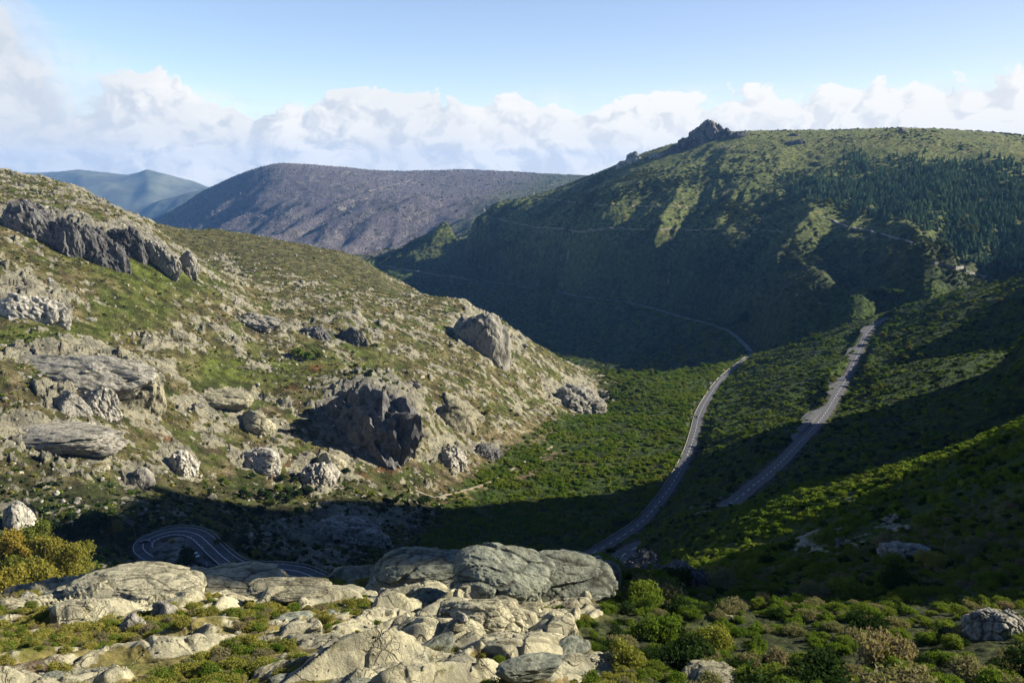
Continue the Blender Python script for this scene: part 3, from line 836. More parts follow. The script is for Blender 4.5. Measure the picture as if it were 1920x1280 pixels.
def rock_mat(name, lo, hi, moss=(.09, .085, .045), mossy=.3):
    m = bpy.data.materials.new(name); m.use_nodes = True
    t = NT(m.node_tree); b = t.n['Principled BSDF']
    geo = t.node('ShaderNodeNewGeometry'); pos = geo.outputs['Position']
    oi = t.node('ShaderNodeObjectInfo')
    n1 = t.noise(pos, .8, 9, .68); n2 = t.noise(pos, .22, 6, .6)
    c = t.mix(t.smooth(n1, .36, .62), lo, hi)
    gr = t.noise(pos, 5.5, 6, .8)
    c = t.mix(t.math('MULTIPLY', t.smooth(gr, .50, .64), .45), c, tuple(.6 * x for x in lo))
    k = t.math('MULTIPLY_ADD', oi.outputs['Random'], .5, .75)
    c = t.mix(1.0, c, k, 'MULTIPLY'); t.put(t.n[-1].inputs[7], k)
    stain = t.noise(t.vmath('MULTIPLY', pos, (.7, .7, .10)), 1.0, 5, .7)
    c = t.mix(t.math('MULTIPLY', t.smooth(stain, .52, .68), .5), c, tuple(.42 * x for x in lo))
    sz = t.node('ShaderNodeSeparateXYZ'); t.put(sz.inputs[0], geo.outputs['Normal'])
    ms = t.math('MULTIPLY', t.smooth(sz.outputs[2], .45, .9), t.smooth(n2, .50, .62))
    c = t.mix(t.math('MULTIPLY', ms, mossy), c, moss)
    crk = t.math('MULTIPLY', t.attr('crack'), .85)
    c = t.mix(crk, c, (.035, .033, .024))
    t.l.new(c, b.inputs['Base Color'])
    b.inputs['Roughness'].default_value = .95
    b.inputs['Specular IOR Level'].default_value = .12
    bp = t.node('ShaderNodeBump'); bp.inputs['Strength'].default_value = .9; bp.inputs['Distance'].default_value = .40
    t.put(bp.inputs['Height'], t.math('MULTIPLY_ADD', t.noise(pos, 4.5, 6, .75), .5, n1)); t.l.new(bp.outputs[0], b.inputs['Normal'])
    return m

def plain(name, col, rough=.8, metal=0.0, vary=.0, scale=3.0):
    m = bpy.data.materials.new(name); m.use_nodes = True
    t = NT(m.node_tree); b = t.n['Principled BSDF']
    if vary:
        geo = t.node('ShaderNodeNewGeometry')
        n = t.noise(geo.outputs['Position'], scale, 6, .65)
        c = t.mix(t.smooth(n, .32, .68), tuple(x * (1 - vary) for x in col), tuple(min(1, x * (1 + vary)) for x in col))
        t.l.new(c, b.inputs['Base Color'])
    else:
        b.inputs['Base Color'].default_value = (*col, 1)
    b.inputs['Roughness'].default_value = rough
    b.inputs['Metallic'].default_value = metal
    return m

M_BROOM = foliage_mat('broom_leaves', [(0, (.065, .110, .014)), (.35, (.110, .160, .024)), (.65, (.155, .180, .036)), (1, (.095, .140, .020))])
M_OLIVE = foliage_mat('heath_leaves', [(0, (.150, .160, .034)), (.4, (.230, .225, .052)), (.75, (.280, .245, .070)), (1, (.180, .195, .038))])
M_GREY = foliage_mat('grey_broom_leaves', [(0, (.150, .160, .075)), (.5, (.200, .175, .105)), (.8, (.215, .158, .112)), (1, (.140, .158, .062))])
M_DARK = foliage_mat('dark_leaves', [(0, (.018, .034, .012)), (.5, (.030, .052, .016)), (1, (.045, .064, .020))], .25)
M_MIX = foliage_mat('thicket_leaves', [(0, (.056, .110, .015)), (.4, (.105, .162, .020)), (.7, (.165, .188, .034)), (1, (.078, .130, .020))], .3)
M_AUT = foliage_mat('autumn_leaves', [(0, (.070, .100, .020)), (.3, (.135, .150, .032)), (.6, (.215, .195, .040)), (.88, (.260, .190, .036)), (1, (.260, .140, .024))])
M_YEL = foliage_mat('yellowing_leaves', [(0, (.070, .095, .018)), (.4, (.110, .120, .024)), (.8, (.160, .145, .028)), (1, (.190, .140, .026))])
M_PINE = foliage_mat('pine_needles', [(0, (.060, .115, .066)), (.5, (.092, .152, .078)), (1, (.130, .175, .078))], .15)
M_HEATH = foliage_mat('mountain_scrub_leaves', [(0, (.022, .036, .016)), (.35, (.050, .068, .022)), (.7, (.085, .096, .030)), (1, (.118, .112, .042))], .2)
M_BARK = plain('bark', (.075, .055, .040), .95, 0, .35, 6)
M_ROCK_P = rock_mat('pale_granite', (.190, .180, .126), (.420, .390, .268))
M_ROCK_G = rock_mat('shade_tinted_granite', (.115, .128, .105), (.240, .252, .196))  # the dark greenish tint stands for shade on the knoll domes
M_ROCK_M = rock_mat('grey_granite', (.185, .178, .160), (.420, .400, .335))
M_ROCK_D = rock_mat('dark_shaded_granite', (.062, .062, .066), (.180, .176, .170), mossy=.5)  # dark stone that also carries painted shade of the great crag and upper cliffs
# ------------------------------------------------------------------ shapes shared by many plants and stones
rng = np.random.default_rng(12)

def ico(sub):
    bm = bmesh.new(); bmesh.ops.create_icosphere(bm, subdivisions=sub, radius=1.0)
    bm.verts.ensure_lookup_table()
    V = np.array([v.co[:] for v in bm.verts]); F = np.array([[v.index for v in f.verts] for f in bm.faces])
    bm.free(); return V, F
ICO = {k: ico(k) for k in (2, 3, 4, 5, 6)}

def leaf_tris(cent, out, size, r, blade=0.0):
    """one small leaf-cluster triangle per centre, facing roughly outwards (blade > 0: pointing outwards)"""
    n = len(cent)
    nrm = out * .7 + r.normal(size=(n, 3)) * .75
    nrm /= np.linalg.norm(nrm, axis=1)[:, None] + 1e-9
    t1 = np.cross(nrm, r.normal(size=(n, 3))); t1 /= np.linalg.norm(t1, axis=1)[:, None] + 1e-9
    if blade > 0:
        t1 = t1 * (1 - blade) + out * blade + np.array([0, 0, .35]) * blade
        t1 /= np.linalg.norm(t1, axis=1)[:, None] + 1e-9
    t2 = np.cross(nrm, t1)
    s = size[:, None]
    a = cent + t1 * s * (1.0 + .8 * blade); b_ = cent - t1 * s * .6 + t2 * s * (.9 - .45 * blade); c_ = cent - t1 * s * .6 - t2 * s * (.9 - .45 * blade)
    V = np.stack([a, b_, c_], 1).reshape(-1, 3)
    return V, np.arange(3 * n).reshape(-1, 3)

def crown_points(lobes, n, r, shell=.45):
    L = np.array([l[0] for l in lobes], float); R = np.array([l[1] for l in lobes], float)
    w = (R.prod(1)) ** (2 / 3); w /= w.sum()
    k = r.choice(len(lobes), n, p=w)
    d = r.normal(size=(n, 3)); d[:, 2] = np.abs(d[:, 2]) * np.where(r.random(n) < .8, 1, -1); d /= np.linalg.norm(d, axis=1)[:, None]
    rad = r.random(n) ** shell
    lump = 1 + .16 * np.sin(d[:, 0] * 7 + k) * np.sin(d[:, 1] * 8 + 2 * k) + .10 * np.sin(d[:, 2] * 13 + k * 3)
    return L[k] + d * R[k] * (rad * lump)[:, None], d

def shrub_mesh(name, mat, seed, n=900, leaf=.085, blade=.5, lobes=None, tall=.75):
    r = np.random.default_rng(seed)
    if lobes is None:
        lobes = [((0, 0, tall * .42), (.72, .72, tall * .60))]
        for _ in range(r.integers(4, 7)):
            a = r.random() * 6.28; q = .35 + .3 * r.random()
            lobes.append(((math.cos(a) * q, math.sin(a) * q, tall * (.25 + .35 * r.random())), (.36 + .16 * r.random(), .36 + .16 * r.random(), tall * (.36 + .22 * r.random()))))
    c, d = crown_points(lobes, n, r)
    V, F = leaf_tris(c, d, leaf * (.6 + .9 * r.random(n)), r, blade)
    return mesh_np(name, V, F, mat)

def pine_mesh(name, mat, seed, layers=9, per=9):
    r = np.random.default_rng(seed); V = []; F = []
    for i in range(layers):
        t = i / (layers - 1); z = .10 + .86 * t; rad = .33 * (1 - t) ** .75 + .02
        for k in range(per):
            a = 6.283 * (k + r.random()) / per; rr = rad * (.7 + .6 * r.random()); w = .5 * rr + .02
            p = np.array([math.cos(a), math.sin(a), 0]); q = np.array([-math.sin(a), math.cos(a), 0])
            top = np.array([0, 0, z + .07]); tip = p * rr + [0, 0, z - .05 - .25 * rr + .04 * r.random()]
            b = len(V); V += [top, tip + q * w * .5 - p * .3 * rr, tip, tip - q * w * .5 - p * .3 * rr]; F += [[b, b + 1, b + 2], [b, b + 2, b + 3]]
    b = len(V)
    for k in range(5):
        a = 6.283 * k / 5; V += [np.array([.018 * math.cos(a), .018 * math.sin(a), 0]), np.array([.006 * math.cos(a), .006 * math.sin(a), .9])]
    F2 = [[b + 2 * k, b + 2 * ((k + 1) % 5), b + 2 * ((k + 1) % 5) + 1] for k in range(5)] + [[b + 2 * k, b + 2 * ((k + 1) % 5) + 1, b + 2 * k + 1] for k in range(5)]
    return mesh_np(name, V, np.array(F + F2), [mat, M_BARK], [0] * len(F) + [1] * len(F2))

def tree_meshes(seed, n=1500, leaf=.050, spread=.42, mat=None, nm='crown'):
    """unit-high broadleaf tree: crown of several billows, tapered trunk with limbs"""
    r = np.random.default_rng(seed)
    lobes = [((0, 0, .62), (spread * .7, spread * .7, .32))]
    limbs = []
    for i in range(9):
        a = 6.283 * i / 9 * 2.4 + r.random(); q = spread * (.35 + .45 * r.random()); z = .34 + .50 * r.random()
        c = (math.cos(a) * q, math.sin(a) * q, z); s_ = .13 + .09 * r.random()
        lobes.append((c, (s_ * 1.15, s_ * 1.15, s_))); limbs.append(c)
    c, d = crown_points(lobes, n, r, .5)
    V, F = leaf_tris(c, d, leaf * (.5 + .9 * r.random(n)), r, .1)
    crown = mesh_np(nm, V, F, mat)
    TV = []; TF = []
    def tube(p0, p1, r0, r1, k=6):
        p0 = np.array(p0, float); p1 = np.array(p1, float); ax = p1 - p0; ax /= np.linalg.norm(ax)
        u = np.cross(ax, [.3, .9, .1]); u /= np.linalg.norm(u); w = np.cross(ax, u); b = len(TV)
        for p, rr in ((p0, r0), (p1, r1)):
            for i in range(k):
                TV.append(p + rr * (math.cos(6.283 * i / k) * u + math.sin(6.283 * i / k) * w))
        for i in range(k):
            TF.append([b + i, b + (i + 1) % k, b + k + (i + 1) % k, b + k + i])
    tube((0, 0, -.05), (.01, 0, .34), .032, .022); tube((.01, 0, .34), (.0, .02, .75), .022, .008)
    for c_ in limbs[:6]:
        tube((.01, 0, .24 + .12 * r.random()), c_, .014, .004, 5)
    trunk = mesh_np('trunk', TV, np.array(TF), M_BARK)
    return crown, trunk

def rock_shape(sub, seed, dims=(1, 1, 1), planes=13, col=(1, 1, 1), block=.10, groove=.06, rough=.05, freq=2.2, sharp=.0):
    """granite lump: cut by random planes, then broken into joint blocks; returns vertices, faces, crack mask"""
    r = np.random.default_rng(seed)
    D, F = ICO[sub]
    n = r.normal(size=(planes, 3)); n /= np.linalg.norm(n, axis=1)[:, None]
    dist = .62 + .36 * r.random(planes)
    dot = D @ n.T
    rad = np.where(dot > .06, dist[None] / np.maximum(dot, .06), 9)
    k = 14.0 + 34.0 * sharp
    rad = -np.log(np.exp(-k * np.minimum(rad, 3)).sum(1) + math.exp(-k * 1.02)) / k
    P = D * rad[:, None]
    q = P * np.array(col) * freq + r.random(3) * 50
    wq = q + .22 * np.stack([perlin(q[:, 1] * 1.3, q[:, 2] * 1.3, seed), perlin(q[:, 0] * 1.3, q[:, 2] * 1.3, seed + 1), perlin(q[:, 0] * 1.3, q[:, 1] * 1.3, seed + 2)], 1)
    f1, e, cid, off = voronoi3(wq, seed)
    f1b, eb, cidb, offb = voronoi3(wq * 2.3 + 7, seed + 3)
    disp = block * ((cid - .5) * sstep(e, 0, .12) + .8 * off[:, 2] * (cid - .4)) - groove * (1 - sstep(e, 0, .13))
    disp += .38 * (block * (cidb - .5) * sstep(eb, 0, .15) - groove * (1 - sstep(eb, 0, .14)))
    z = P * 3.1 + 11
    disp += rough * (fbm(z[:, 0] + z[:, 2] * .7, z[:, 1] - z[:, 2] * .6, 4, seed) + .5 * fbm(z[:, 0] * 3 - z[:, 2], z[:, 1] * 3 + z[:, 2] * 2, 3, seed + 9))
    P = P + D * disp[:, None]
    crack = np.clip((1 - sstep(e, 0, .07)) + .7 * (1 - sstep(eb, 0, .08)), 0, 1)
    return P * np.array(dims), F, crack

def rock_mesh(name, mat, *a, smooth=False, **k):
    V, F, cr = rock_shape(*a, **k)
    me = mesh_np(name, V, F, mat, smooth=smooth)
    at_ = me.attributes.new('crack', 'FLOAT', 'POINT'); at_.data.foreach_set('value', cr.astype(np.float32))
    return me

# ------------------------------------------------------------------ scattering
da_ = np.gradient(a_col)[None]; dl_ = np.gradient(ly_row)[:, None]
AREA = da_ * dl_ * YG ** 2
def sample(weight, n, seed, vis=True):
    r = np.random.default_rng(seed)
    w = np.clip(weight, 0, None) * AREA * (VIS if vis else 1)
    w = (w * (ROADDIST > 6.5) * (1 - .93 * isl)).ravel()
    cdf = np.cumsum(w)
    k = np.clip(np.searchsorted(cdf, r.random(n) * cdf[-1]), 0, w.size - 1)
    j, i = np.unravel_index(k, Z.shape)
    a = a_col[i] + (r.random(n) - .5) * da_[0, i]; l = ly_row[j] + (r.random(n) - .5) * dl_[j, 0]
    y = np.exp(l); x = a * y
    return np.stack([x, y, height(x, y)], 1)

def stuff(name, protos, P, size, label=None, sink=.08, squash=(.75, 1.25), seed=0, tilt=.12):
    """countless small things as one object: a point cloud with a geometry-node instance on each point"""
    r = np.random.default_rng(seed)
    n = len(P)
    c = bpy.data.collections.new(name + "_kinds")
    for i, me in enumerate(protos):
        c.objects.link(bpy.data.objects.new("%s_kind_%02d" % (name, i), me))
    me = bpy.data.meshes.new(name)
    me.vertices.add(n)
    Q = P.copy(); Q[:, 2] -= sink * size
    me.vertices.foreach_set('co', Q.astype(np.float32).ravel())
    def put(nm, kind, key, arr):
        me.attributes.new(nm, kind, 'POINT').data.foreach_set(key, arr)
    put('rot', 'FLOAT_VECTOR', 'vector', np.stack([r.normal(size=n) * tilt, r.normal(size=n) * tilt, r.random(n) * 6.283], 1).astype(np.float32).ravel())
    s_ = np.stack([size * (.85 + .3 * r.random(n)), size * (.85 + .3 * r.random(n)), size * (squash[0] + (squash[1] - squash[0]) * r.random(n))], 1)
    put('size', 'FLOAT_VECTOR', 'vector', s_.astype(np.float32).ravel())
    put('which', 'INT', 'value', r.integers(0, len(protos), n).astype(np.int32))
    o = bpy.data.objects.new(name, me); COL.objects.link(o)
    g = bpy.data.node_groups.new(name, 'GeometryNodeTree')
    g.interface.new_socket('Geometry', in_out='INPUT', socket_type='NodeSocketGeometry')
    g.interface.new_socket('Geometry', in_out='OUTPUT', socket_type='NodeSocketGeometry')
    N = g.nodes; L = g.links
    gi = N.new('NodeGroupInput'); go = N.new('NodeGroupOutput')
    ip = N.new('GeometryNodeInstanceOnPoints'); ci = N.new('GeometryNodeCollectionInfo')
    ci.inputs['Collection'].default_value = c; ci.inputs['Separate Children'].default_value = True; ci.inputs['Reset Children'].default_value = True
    ip.inputs['Pick Instance'].default_value = True
    def na(nm, dt):
        a = N.new('GeometryNodeInputNamedAttribute'); a.data_type = dt; a.inputs['Name'].default_value = nm
        return a.outputs['Attribute']
    L.new(gi.outputs[0], ip.inputs['Points']); L.new(ci.outputs[0], ip.inputs['Instance'])
    L.new(na('which', 'INT'), ip.inputs['Instance Index'])
    er = N.new('FunctionNodeEulerToRotation'); L.new(na('rot', 'FLOAT_VECTOR'), er.inputs[0]); L.new(er.outputs[0], ip.inputs['Rotation'])
    L.new(na('size', 'FLOAT_VECTOR'), ip.inputs['Scale'])
    L.new(ip.outputs[0], go.inputs[0])
    md = o.modifiers.new('plants', 'NODES'); md.node_group = g
    o['kind'] = 'stuff'
    if label: o['label'] = label
    return o

# ---- far and middle ground: undergrowth too dense to count
def clump_set(nm, mat, n, leaf, seed, k=4, blade=.1):
    return [shrub_mesh(nm, mat, seed + i, n, leaf, blade) for i in range(k)]
CL_MIX = clump_set('thicket_clump', M_MIX, 130, .26, 100)
CL_OLV = clump_set('heath_clump', M_OLIVE, 110, .25, 120)
CL_DRK = clump_set('dark_clump', M_DARK, 120, .27, 140)
CL_MTN = clump_set('mountain_clump', M_HEATH, 70, .34, 160)
notrock = 1 - sstep(ROCK, .25, .6)
P = sample(VALLEY * notrock * (1 - .95 * clear) * (.06 + sstep(n_a + .8 * n_b, -.12, .35)), 30000, 1)
stuff('valley_thicket', CL_MIX, P, .55 + 2.6 * rng.random(len(P)) ** 4 + .3 * (P[:, 1] > 800), 'dense green thicket covering the valley floor left of the road')
P = sample(HILL * notrock * (.16 + sstep(n_a - .3 * n_b, -.1, .4)) * (1 - .45 * second), 36000, 2)
stuff('hillside_heath', CL_OLV + CL_MIX[:2] + CL_DRK[:1], P, .6 + 1.1 * rng.random(len(P)) ** 2, 'low olive heath between the rocks of the sunlit hillside')
P = sample(RSLOPE * notrock * sstep(YG, 270, 330) * (.2 + sstep(n_a + .4 * n_b, -.2, .4)), 20000, 3)
stuff('slope_scrub', CL_MIX + CL_DRK[:2], P, .7 + 2.6 * rng.random(len(P)) ** 4, 'dark green scrub over the slope around the upper road')
P = sample(MOUNT * notrock * (.03 + sstep(n_a * .7 + .9 * n_c, .0, .35)) * (.10 + .90 * sstep(VG, 290, 380)), 20000, 4)
stuff('mountain_scrub', CL_MTN, P, 2.0 + 2.6 * rng.random(len(P)) ** 2, 'patchy dark scrub on the green mountain across the valley')
P = sample(FLOOR * (.1 + sstep(n_a + .7 * n_b, -.1, .3)), 7000, 14)
stuff('gorge_scrub', CL_MTN + CL_MIX, P, 1.6 + 4.0 * rng.random(len(P)) ** 3, 'scrub in the deep shade of the far valley floor')
P = sample(FAR * (.15 + sstep(n_b + .5 * n_c, 0, .5)), 6000, 5)
stuff('distant_scrub', CL_MTN, P, 3.0 + 3.5 * rng.random(len(P)) ** 2, 'dark scrub dotting the purple brown far mountain')

# ---- nearer: plants with visible leaves
SH = {'broom': [shrub_mesh('broom_bush', M_BROOM, 200 + i, 2600, .048, .32) for i in range(4)],
      'olive': [shrub_mesh('heath_bush', M_OLIVE, 220 + i, 2600, .048, .32) for i in range(4)],
      'grey': [shrub_mesh('grey_bush', M_GREY, 240 + i, 2600, .048, .32) for i in range(4)],
      'dark': [shrub_mesh('dark_bush', M_DARK, 260 + i, 2600, .048, .32) for i in range(3)]}
P = sample(RSLOPE * notrock * (1 - sstep(YG, 260, 330)) * sstep(YG, 120, 150) * (.3 + sstep(n_a + .5 * n_b, -.2, .3)), 14000, 6)
stuff('spur_scrub', SH['broom'][:2] + SH['dark'][:1] + CL_MIX, P, .6 + 1.0 * rng.random(len(P)) ** 2, 'bright green broom scrub over the near spur on the right')
P = sample(KN_L * (1 - sstep(rk_k, .12, .35)) * (.25 + sstep(n_a + .6 * n5, -.25, .25)), 9500, 7)
stuff('knoll_heath', SH['olive'] + SH['broom'][:2] + SH['grey'][:1], P, .30 + .62 * rng.random(len(P)) ** 1.6, 'olive and brown heath growing between the granite slabs')
P = sample(KN_R * (1 - sstep(rk_k, .2, .5)) * (.55 + sstep(n5 + .5 * n_a, -.3, .3)), 13000, 8)
stuff('bush_undergrowth', SH['broom'] + SH['grey'][:1] + SH['dark'][:1], P, .42 + .75 * rng.random(len(P)) ** 1.8, 'low green undergrowth between the bushes at lower right')
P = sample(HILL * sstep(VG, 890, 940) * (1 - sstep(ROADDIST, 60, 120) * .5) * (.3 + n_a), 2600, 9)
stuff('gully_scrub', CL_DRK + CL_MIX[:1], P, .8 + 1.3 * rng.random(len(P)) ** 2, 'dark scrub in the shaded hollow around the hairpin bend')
# ------------------------------------------------------------------ roads
M_ASPH = plain('asphalt', (.052, .054, .062), .85, 0, .36, .35)
M_TRACK = plain('track_gravel', (.230, .195, .140), .95, 0, .3, .4)
M_PAINT = plain('road_paint', (.72, .72, .68), .7, 0, .12, 2)
M_STONE = plain('kerb_stone', (.240, .230, .200), .95, 0, .35, 2.0)
M_STEEL = plain('galvanised_steel', (.42, .43, .44), .5, .6)

def frame_of(P):
    T = np.gradient(P, axis=0); T[:, 2] = 0; T /= np.linalg.norm(T, axis=1)[:, None]
    return np.stack([-T[:, 1], T[:, 0], 0 * T[:, 0]], 1)          # to the left of travel

def ribbon(name, P, half, mat, lift=0.0, off=0.0, skirt=.6, kind='structure'):
    L_ = frame_of(P); h = np.broadcast_to(half, (len(P),))[:, None]; n = len(P)
    l = P + L_ * (off + h) + [0, 0, lift]; r_ = P + L_ * (off - h) + [0, 0, lift]
    V = np.concatenate([l, r_]); i = np.arange(n - 1)
    F = [np.stack([n + i, n + i + 1, i + 1, i], 1)]
    if skirt:
        V = np.concatenate([V, l - [0, 0, skirt], r_ - [0, 0, skirt]])
        F += [np.stack([i, i + 1, 2 * n + i + 1, 2 * n + i], 1), np.stack([n + i + 1, n + i, 3 * n + i, 3 * n + i + 1], 1)]
    o = link(name, mesh_np(name, V, np.concatenate(F), mat))
    if kind: o['kind'] = kind
    return o

def dashes(name, P, mat, on=4.0, gap=4.0, w=.11, off=0.0, lift=.05):
    L_ = frame_of(P); d = np.concatenate([[0], np.cumsum(np.linalg.norm(np.diff(P, axis=0), axis=1))])
    V = []; F = []
    s0 = 0.0
    while s0 + on < d[-1]:
        q = np.linspace(s0, s0 + on, 4)
        p = np.stack([np.interp(q, d, P[:, k]) for k in range(3)], 1); l = np.stack([np.interp(q, d, L_[:, k]) for k in range(3)], 1)
        b = len(V)
        for k in range(4):
            V += [p[k] + l[k] * (off + w) + [0, 0, lift], p[k] + l[k] * (off - w) + [0, 0, lift]]
        F += [[b + 2 * k + 1, b + 2 * k + 3, b + 2 * k + 2, b + 2 * k] for k in range(3)]
        s0 += on + gap
    o = link(name, mesh_np(name, V, np.array(F), mat)); o['kind'] = 'structure'
    return o

ribbon('road', hair, 4.2, M_ASPH)
ribbon('road', valley_r[valley_r[:, 1] < 1330], 4.2, M_ASPH)
M_FARROAD = plain('pale_asphalt', (.17, .165, .155), .9, 0, .3, .05)
ribbon('road', upper_r, 4.2, M_ASPH)
for P, c in ((hair, 'solid'), (valley_r[valley_r[:, 1] < 1330], 'dash'), (upper_r, 'dash')):
    if c == 'solid': ribbon('road_marking', P, .09, M_PAINT, .05, 3.75, 0); ribbon('road_marking', P, .09, M_PAINT, .05, -3.75, 0)
    if c == 'solid': ribbon("road_marking", P[:-12], .13, M_PAINT, .05, 0, 0); dashes("road_marking", P[len(P) // 2:], M_PAINT, 1.6, 1.6, .12, 3.3)
    else: dashes('road_marking', P, M_PAINT, 5, 6, .15)
# paved widenings
def slab_poly(name, pts, mat, lift, kind='structure'):
    V = np.array(pts, float) + [0, 0, lift]; n = len(V)
    V = np.concatenate([V, V - [0, 0, .8]])
    F = [list(range(n))] + [[i, i + n, (i + 1) % n + n, (i + 1) % n] for i in range(n)]
    o = link(name, mesh_np(name, V, F, mat)); o['kind'] = kind
    return o
def side_patch(P, i0, i1, w0, w1, name='parking_area', lift=-.03):
    L_ = frame_of(P); k = np.linspace(0, 1, 12); idx = np.linspace(i0, i1, 12).astype(int)
    prof = np.clip(np.minimum(k, 1 - k) * 5, 0, 1)
    near = P[idx] + L_[idx] * 3.9; farp = P[idx] + L_[idx] * (3.9 + w0 * prof)[:, None]
    pts = np.concatenate([near, farp[::-1]])
    if ((pts[:, 0] * np.roll(pts[:, 1], -1) - np.roll(pts[:, 0], -1) * pts[:, 1]).sum()) < 0: pts = pts[::-1]
    return slab_poly(name, pts, M_ASPH, lift)
def idx_near(P, u, v):
    U, V = pix(P[:, 0], P[:, 1], P[:, 2])
    return int(((U - u) ** 2 + (V - v) ** 2).argmin())
for (u0, v0, u1, v1, w) in ((1497, 825, 1560, 765, 11), (1567, 742, 1588, 705, 9), (1604, 676, 1614, 648, 9), (1626, 626, 1640, 610, 7)):
    side_patch(upper_r, idx_near(upper_r, u0, v0), idx_near(upper_r, u1, v1), w, 0)
lot = plane_pts([(346,1012),(352,1010),(380,1034),(405,1056),(420,1066),(385,1064),(360,1050),(348,1036)], -154.6)
slab_poly('parking_area', lot[::-1] if ((lot[:, 0] * np.roll(lot[:, 1], -1) - np.roll(lot[:, 0], -1) * lot[:, 1]).sum()) < 0 else lot, M_ASPH, .9)
lot2 = plane_pts([(262,1042),(300,1054),(345,1068),(310,1074),(262,1066),(250,1058)], -155.4)
slab_poly('parking_area', lot2[::-1] if ((lot2[:, 0] * np.roll(lot2[:, 1], -1) - np.roll(lot2[:, 0], -1) * lot2[:, 1]).sum()) < 0 else lot2, M_ASPH, .0)

def draped(name, pix_pts, half, mat, lift=.6, kind='structure'):
    px = spline(np.array([(u, v, 0) for u, v in pix_pts], float), 7.0)
    P = np.array([at(u, v, 600, near=at(u, v, 600, True)[1]) for u, v, _ in px])
    P[:, 2] = height(P[:, 0], P[:, 1]) + lift
    P = smooth_z(P, 2); P[:, 2] = np.maximum(P[:, 2], height(P[:, 0], P[:, 1]) + .2)
    return ribbon(name, P, half, mat, skirt=5)
draped('road', [(1408,663),(1400,650),(1390,641),(1372,625),(1340,611),(1280,595),(1190,570),(1090,556),(1000,540),(850,520),(712,497)], 4.6, M_FARROAD, 1.0)
draped('track', [(1540,405),(1562,414),(1600,426),(1650,436),(1700,450),(1728,461)], 4.0, M_FARROAD)
draped('track', [(1742,486),(1775,496),(1810,508),(1850,520)], 3.5, M_FARROAD)
draped('track', [(900,402),(950,414),(1010,425),(1100,429),(1200,428),(1290,430),(1400,428),(1470,434)], 2.2, M_TRACK)
draped('track', [(1000,370),(1060,376),(1130,383),(1200,386),(1290,389),(1340,392)], 2.2, M_TRACK)
draped('track', [(690,360),(712,353),(740,346),(772,338)], 4.0, M_TRACK)
draped('footpath', [(780,945),(850,925),(905,908),(950,886),(1000,856),(1035,838)], .9, M_TRACK, .25)

def barrier(name, P, off, label, cat, group=None, post_gap=3.0, h=.75, wall=False):
    """roadside barrier: rail on short posts, or a low stone parapet"""
    L_ = frame_of(P); Q = P + L_ * off
    root = link(name, None, loc=Q[len(Q) // 2]); tag(root, label, cat, group)
    o0 = Q[len(Q) // 2]
    n = len(Q); i = np.arange(n - 1)
    w = .22 if wall else .05; z0, z1 = (-.4, h) if wall else (h - .32, h)
    V = np.concatenate([Q + L_ * w + [0, 0, z0], Q - L_ * w + [0, 0, z0], Q - L_ * w + [0, 0, z1], Q + L_ * w + [0, 0, z1]]) - o0
    F = np.concatenate([np.stack([a * n + i, a * n + i + 1, b * n + i + 1, b * n + i], 1) for a, b in ((0, 1), (1, 2), (2, 3), (3, 0))])
    link('wall' if wall else 'rail', mesh_np('wall' if wall else 'rail', V, F, M_STONE if wall else M_STEEL), root)
    if not wall:
        d = np.concatenate([[0], np.cumsum(np.linalg.norm(np.diff(Q, axis=0), axis=1))])
        c = bmesh.new(); bmesh.ops.create_cube(c, size=1); bmesh.ops.scale(c, vec=(.32, .32, h + .55), verts=c.verts); bmesh.ops.bevel(c, geom=c.edges[:], offset=.04, segments=1)
        me = bpy.data.meshes.new('post'); c.to_mesh(me); c.free(); me.materials.append(M_STONE)
        for s_ in np.arange(0, d[-1], max(post_gap, d[-1] / 95)):
            p = [float(np.interp(s_, d, Q[:, k])) for k in range(3)]
            link('post', me, root, loc=(p[0] - o0[0], p[1] - o0[1], p[2] - o0[2] + h / 2 - .2))
    return root
i1 = idx_near(hair, 268, 1026)
barrier('guardrail', hair[4:i1 - 4][::1], -4.9, 'low guardrail on pale stone posts around the outside of the hairpin bend', 'guardrail')
vi = valley_r[(valley_r[:, 1] > 440) & (valley_r[:, 1] < 1330)]
barrier('parapet_wall', vi, 5.0, 'long low stone parapet along the left edge of the valley road', 'wall', wall=True, h=.6)
ditch = vi[(vi[:, 1] > 760) & (vi[:, 1] < 1120)]
barrier('retaining_wall', ditch[:len(ditch) // 2 - 6], -11.5, 'pale retaining wall right of the valley road, nearer length', 'wall', wall=True, h=1.3)
barrier('retaining_wall', ditch[len(ditch) // 2 + 6:], -11.0, 'pale retaining wall right of the valley road, farther length', 'wall', wall=True, h=1.3)

# ------------------------------------------------------------------ cars
M_GLASS = plain('car_glass', (.02, .025, .03), .08)
M_TYRE = plain('tyre_rubber', (.02, .02, .02), .9)
M_RIM = plain('wheel_rim', (.5, .5, .52), .35, .8)
M_LAMP = plain('headlamp', (.75, .75, .72), .2)
M_TAIL = plain('tail_lamp', (.35, .02, .02), .3)

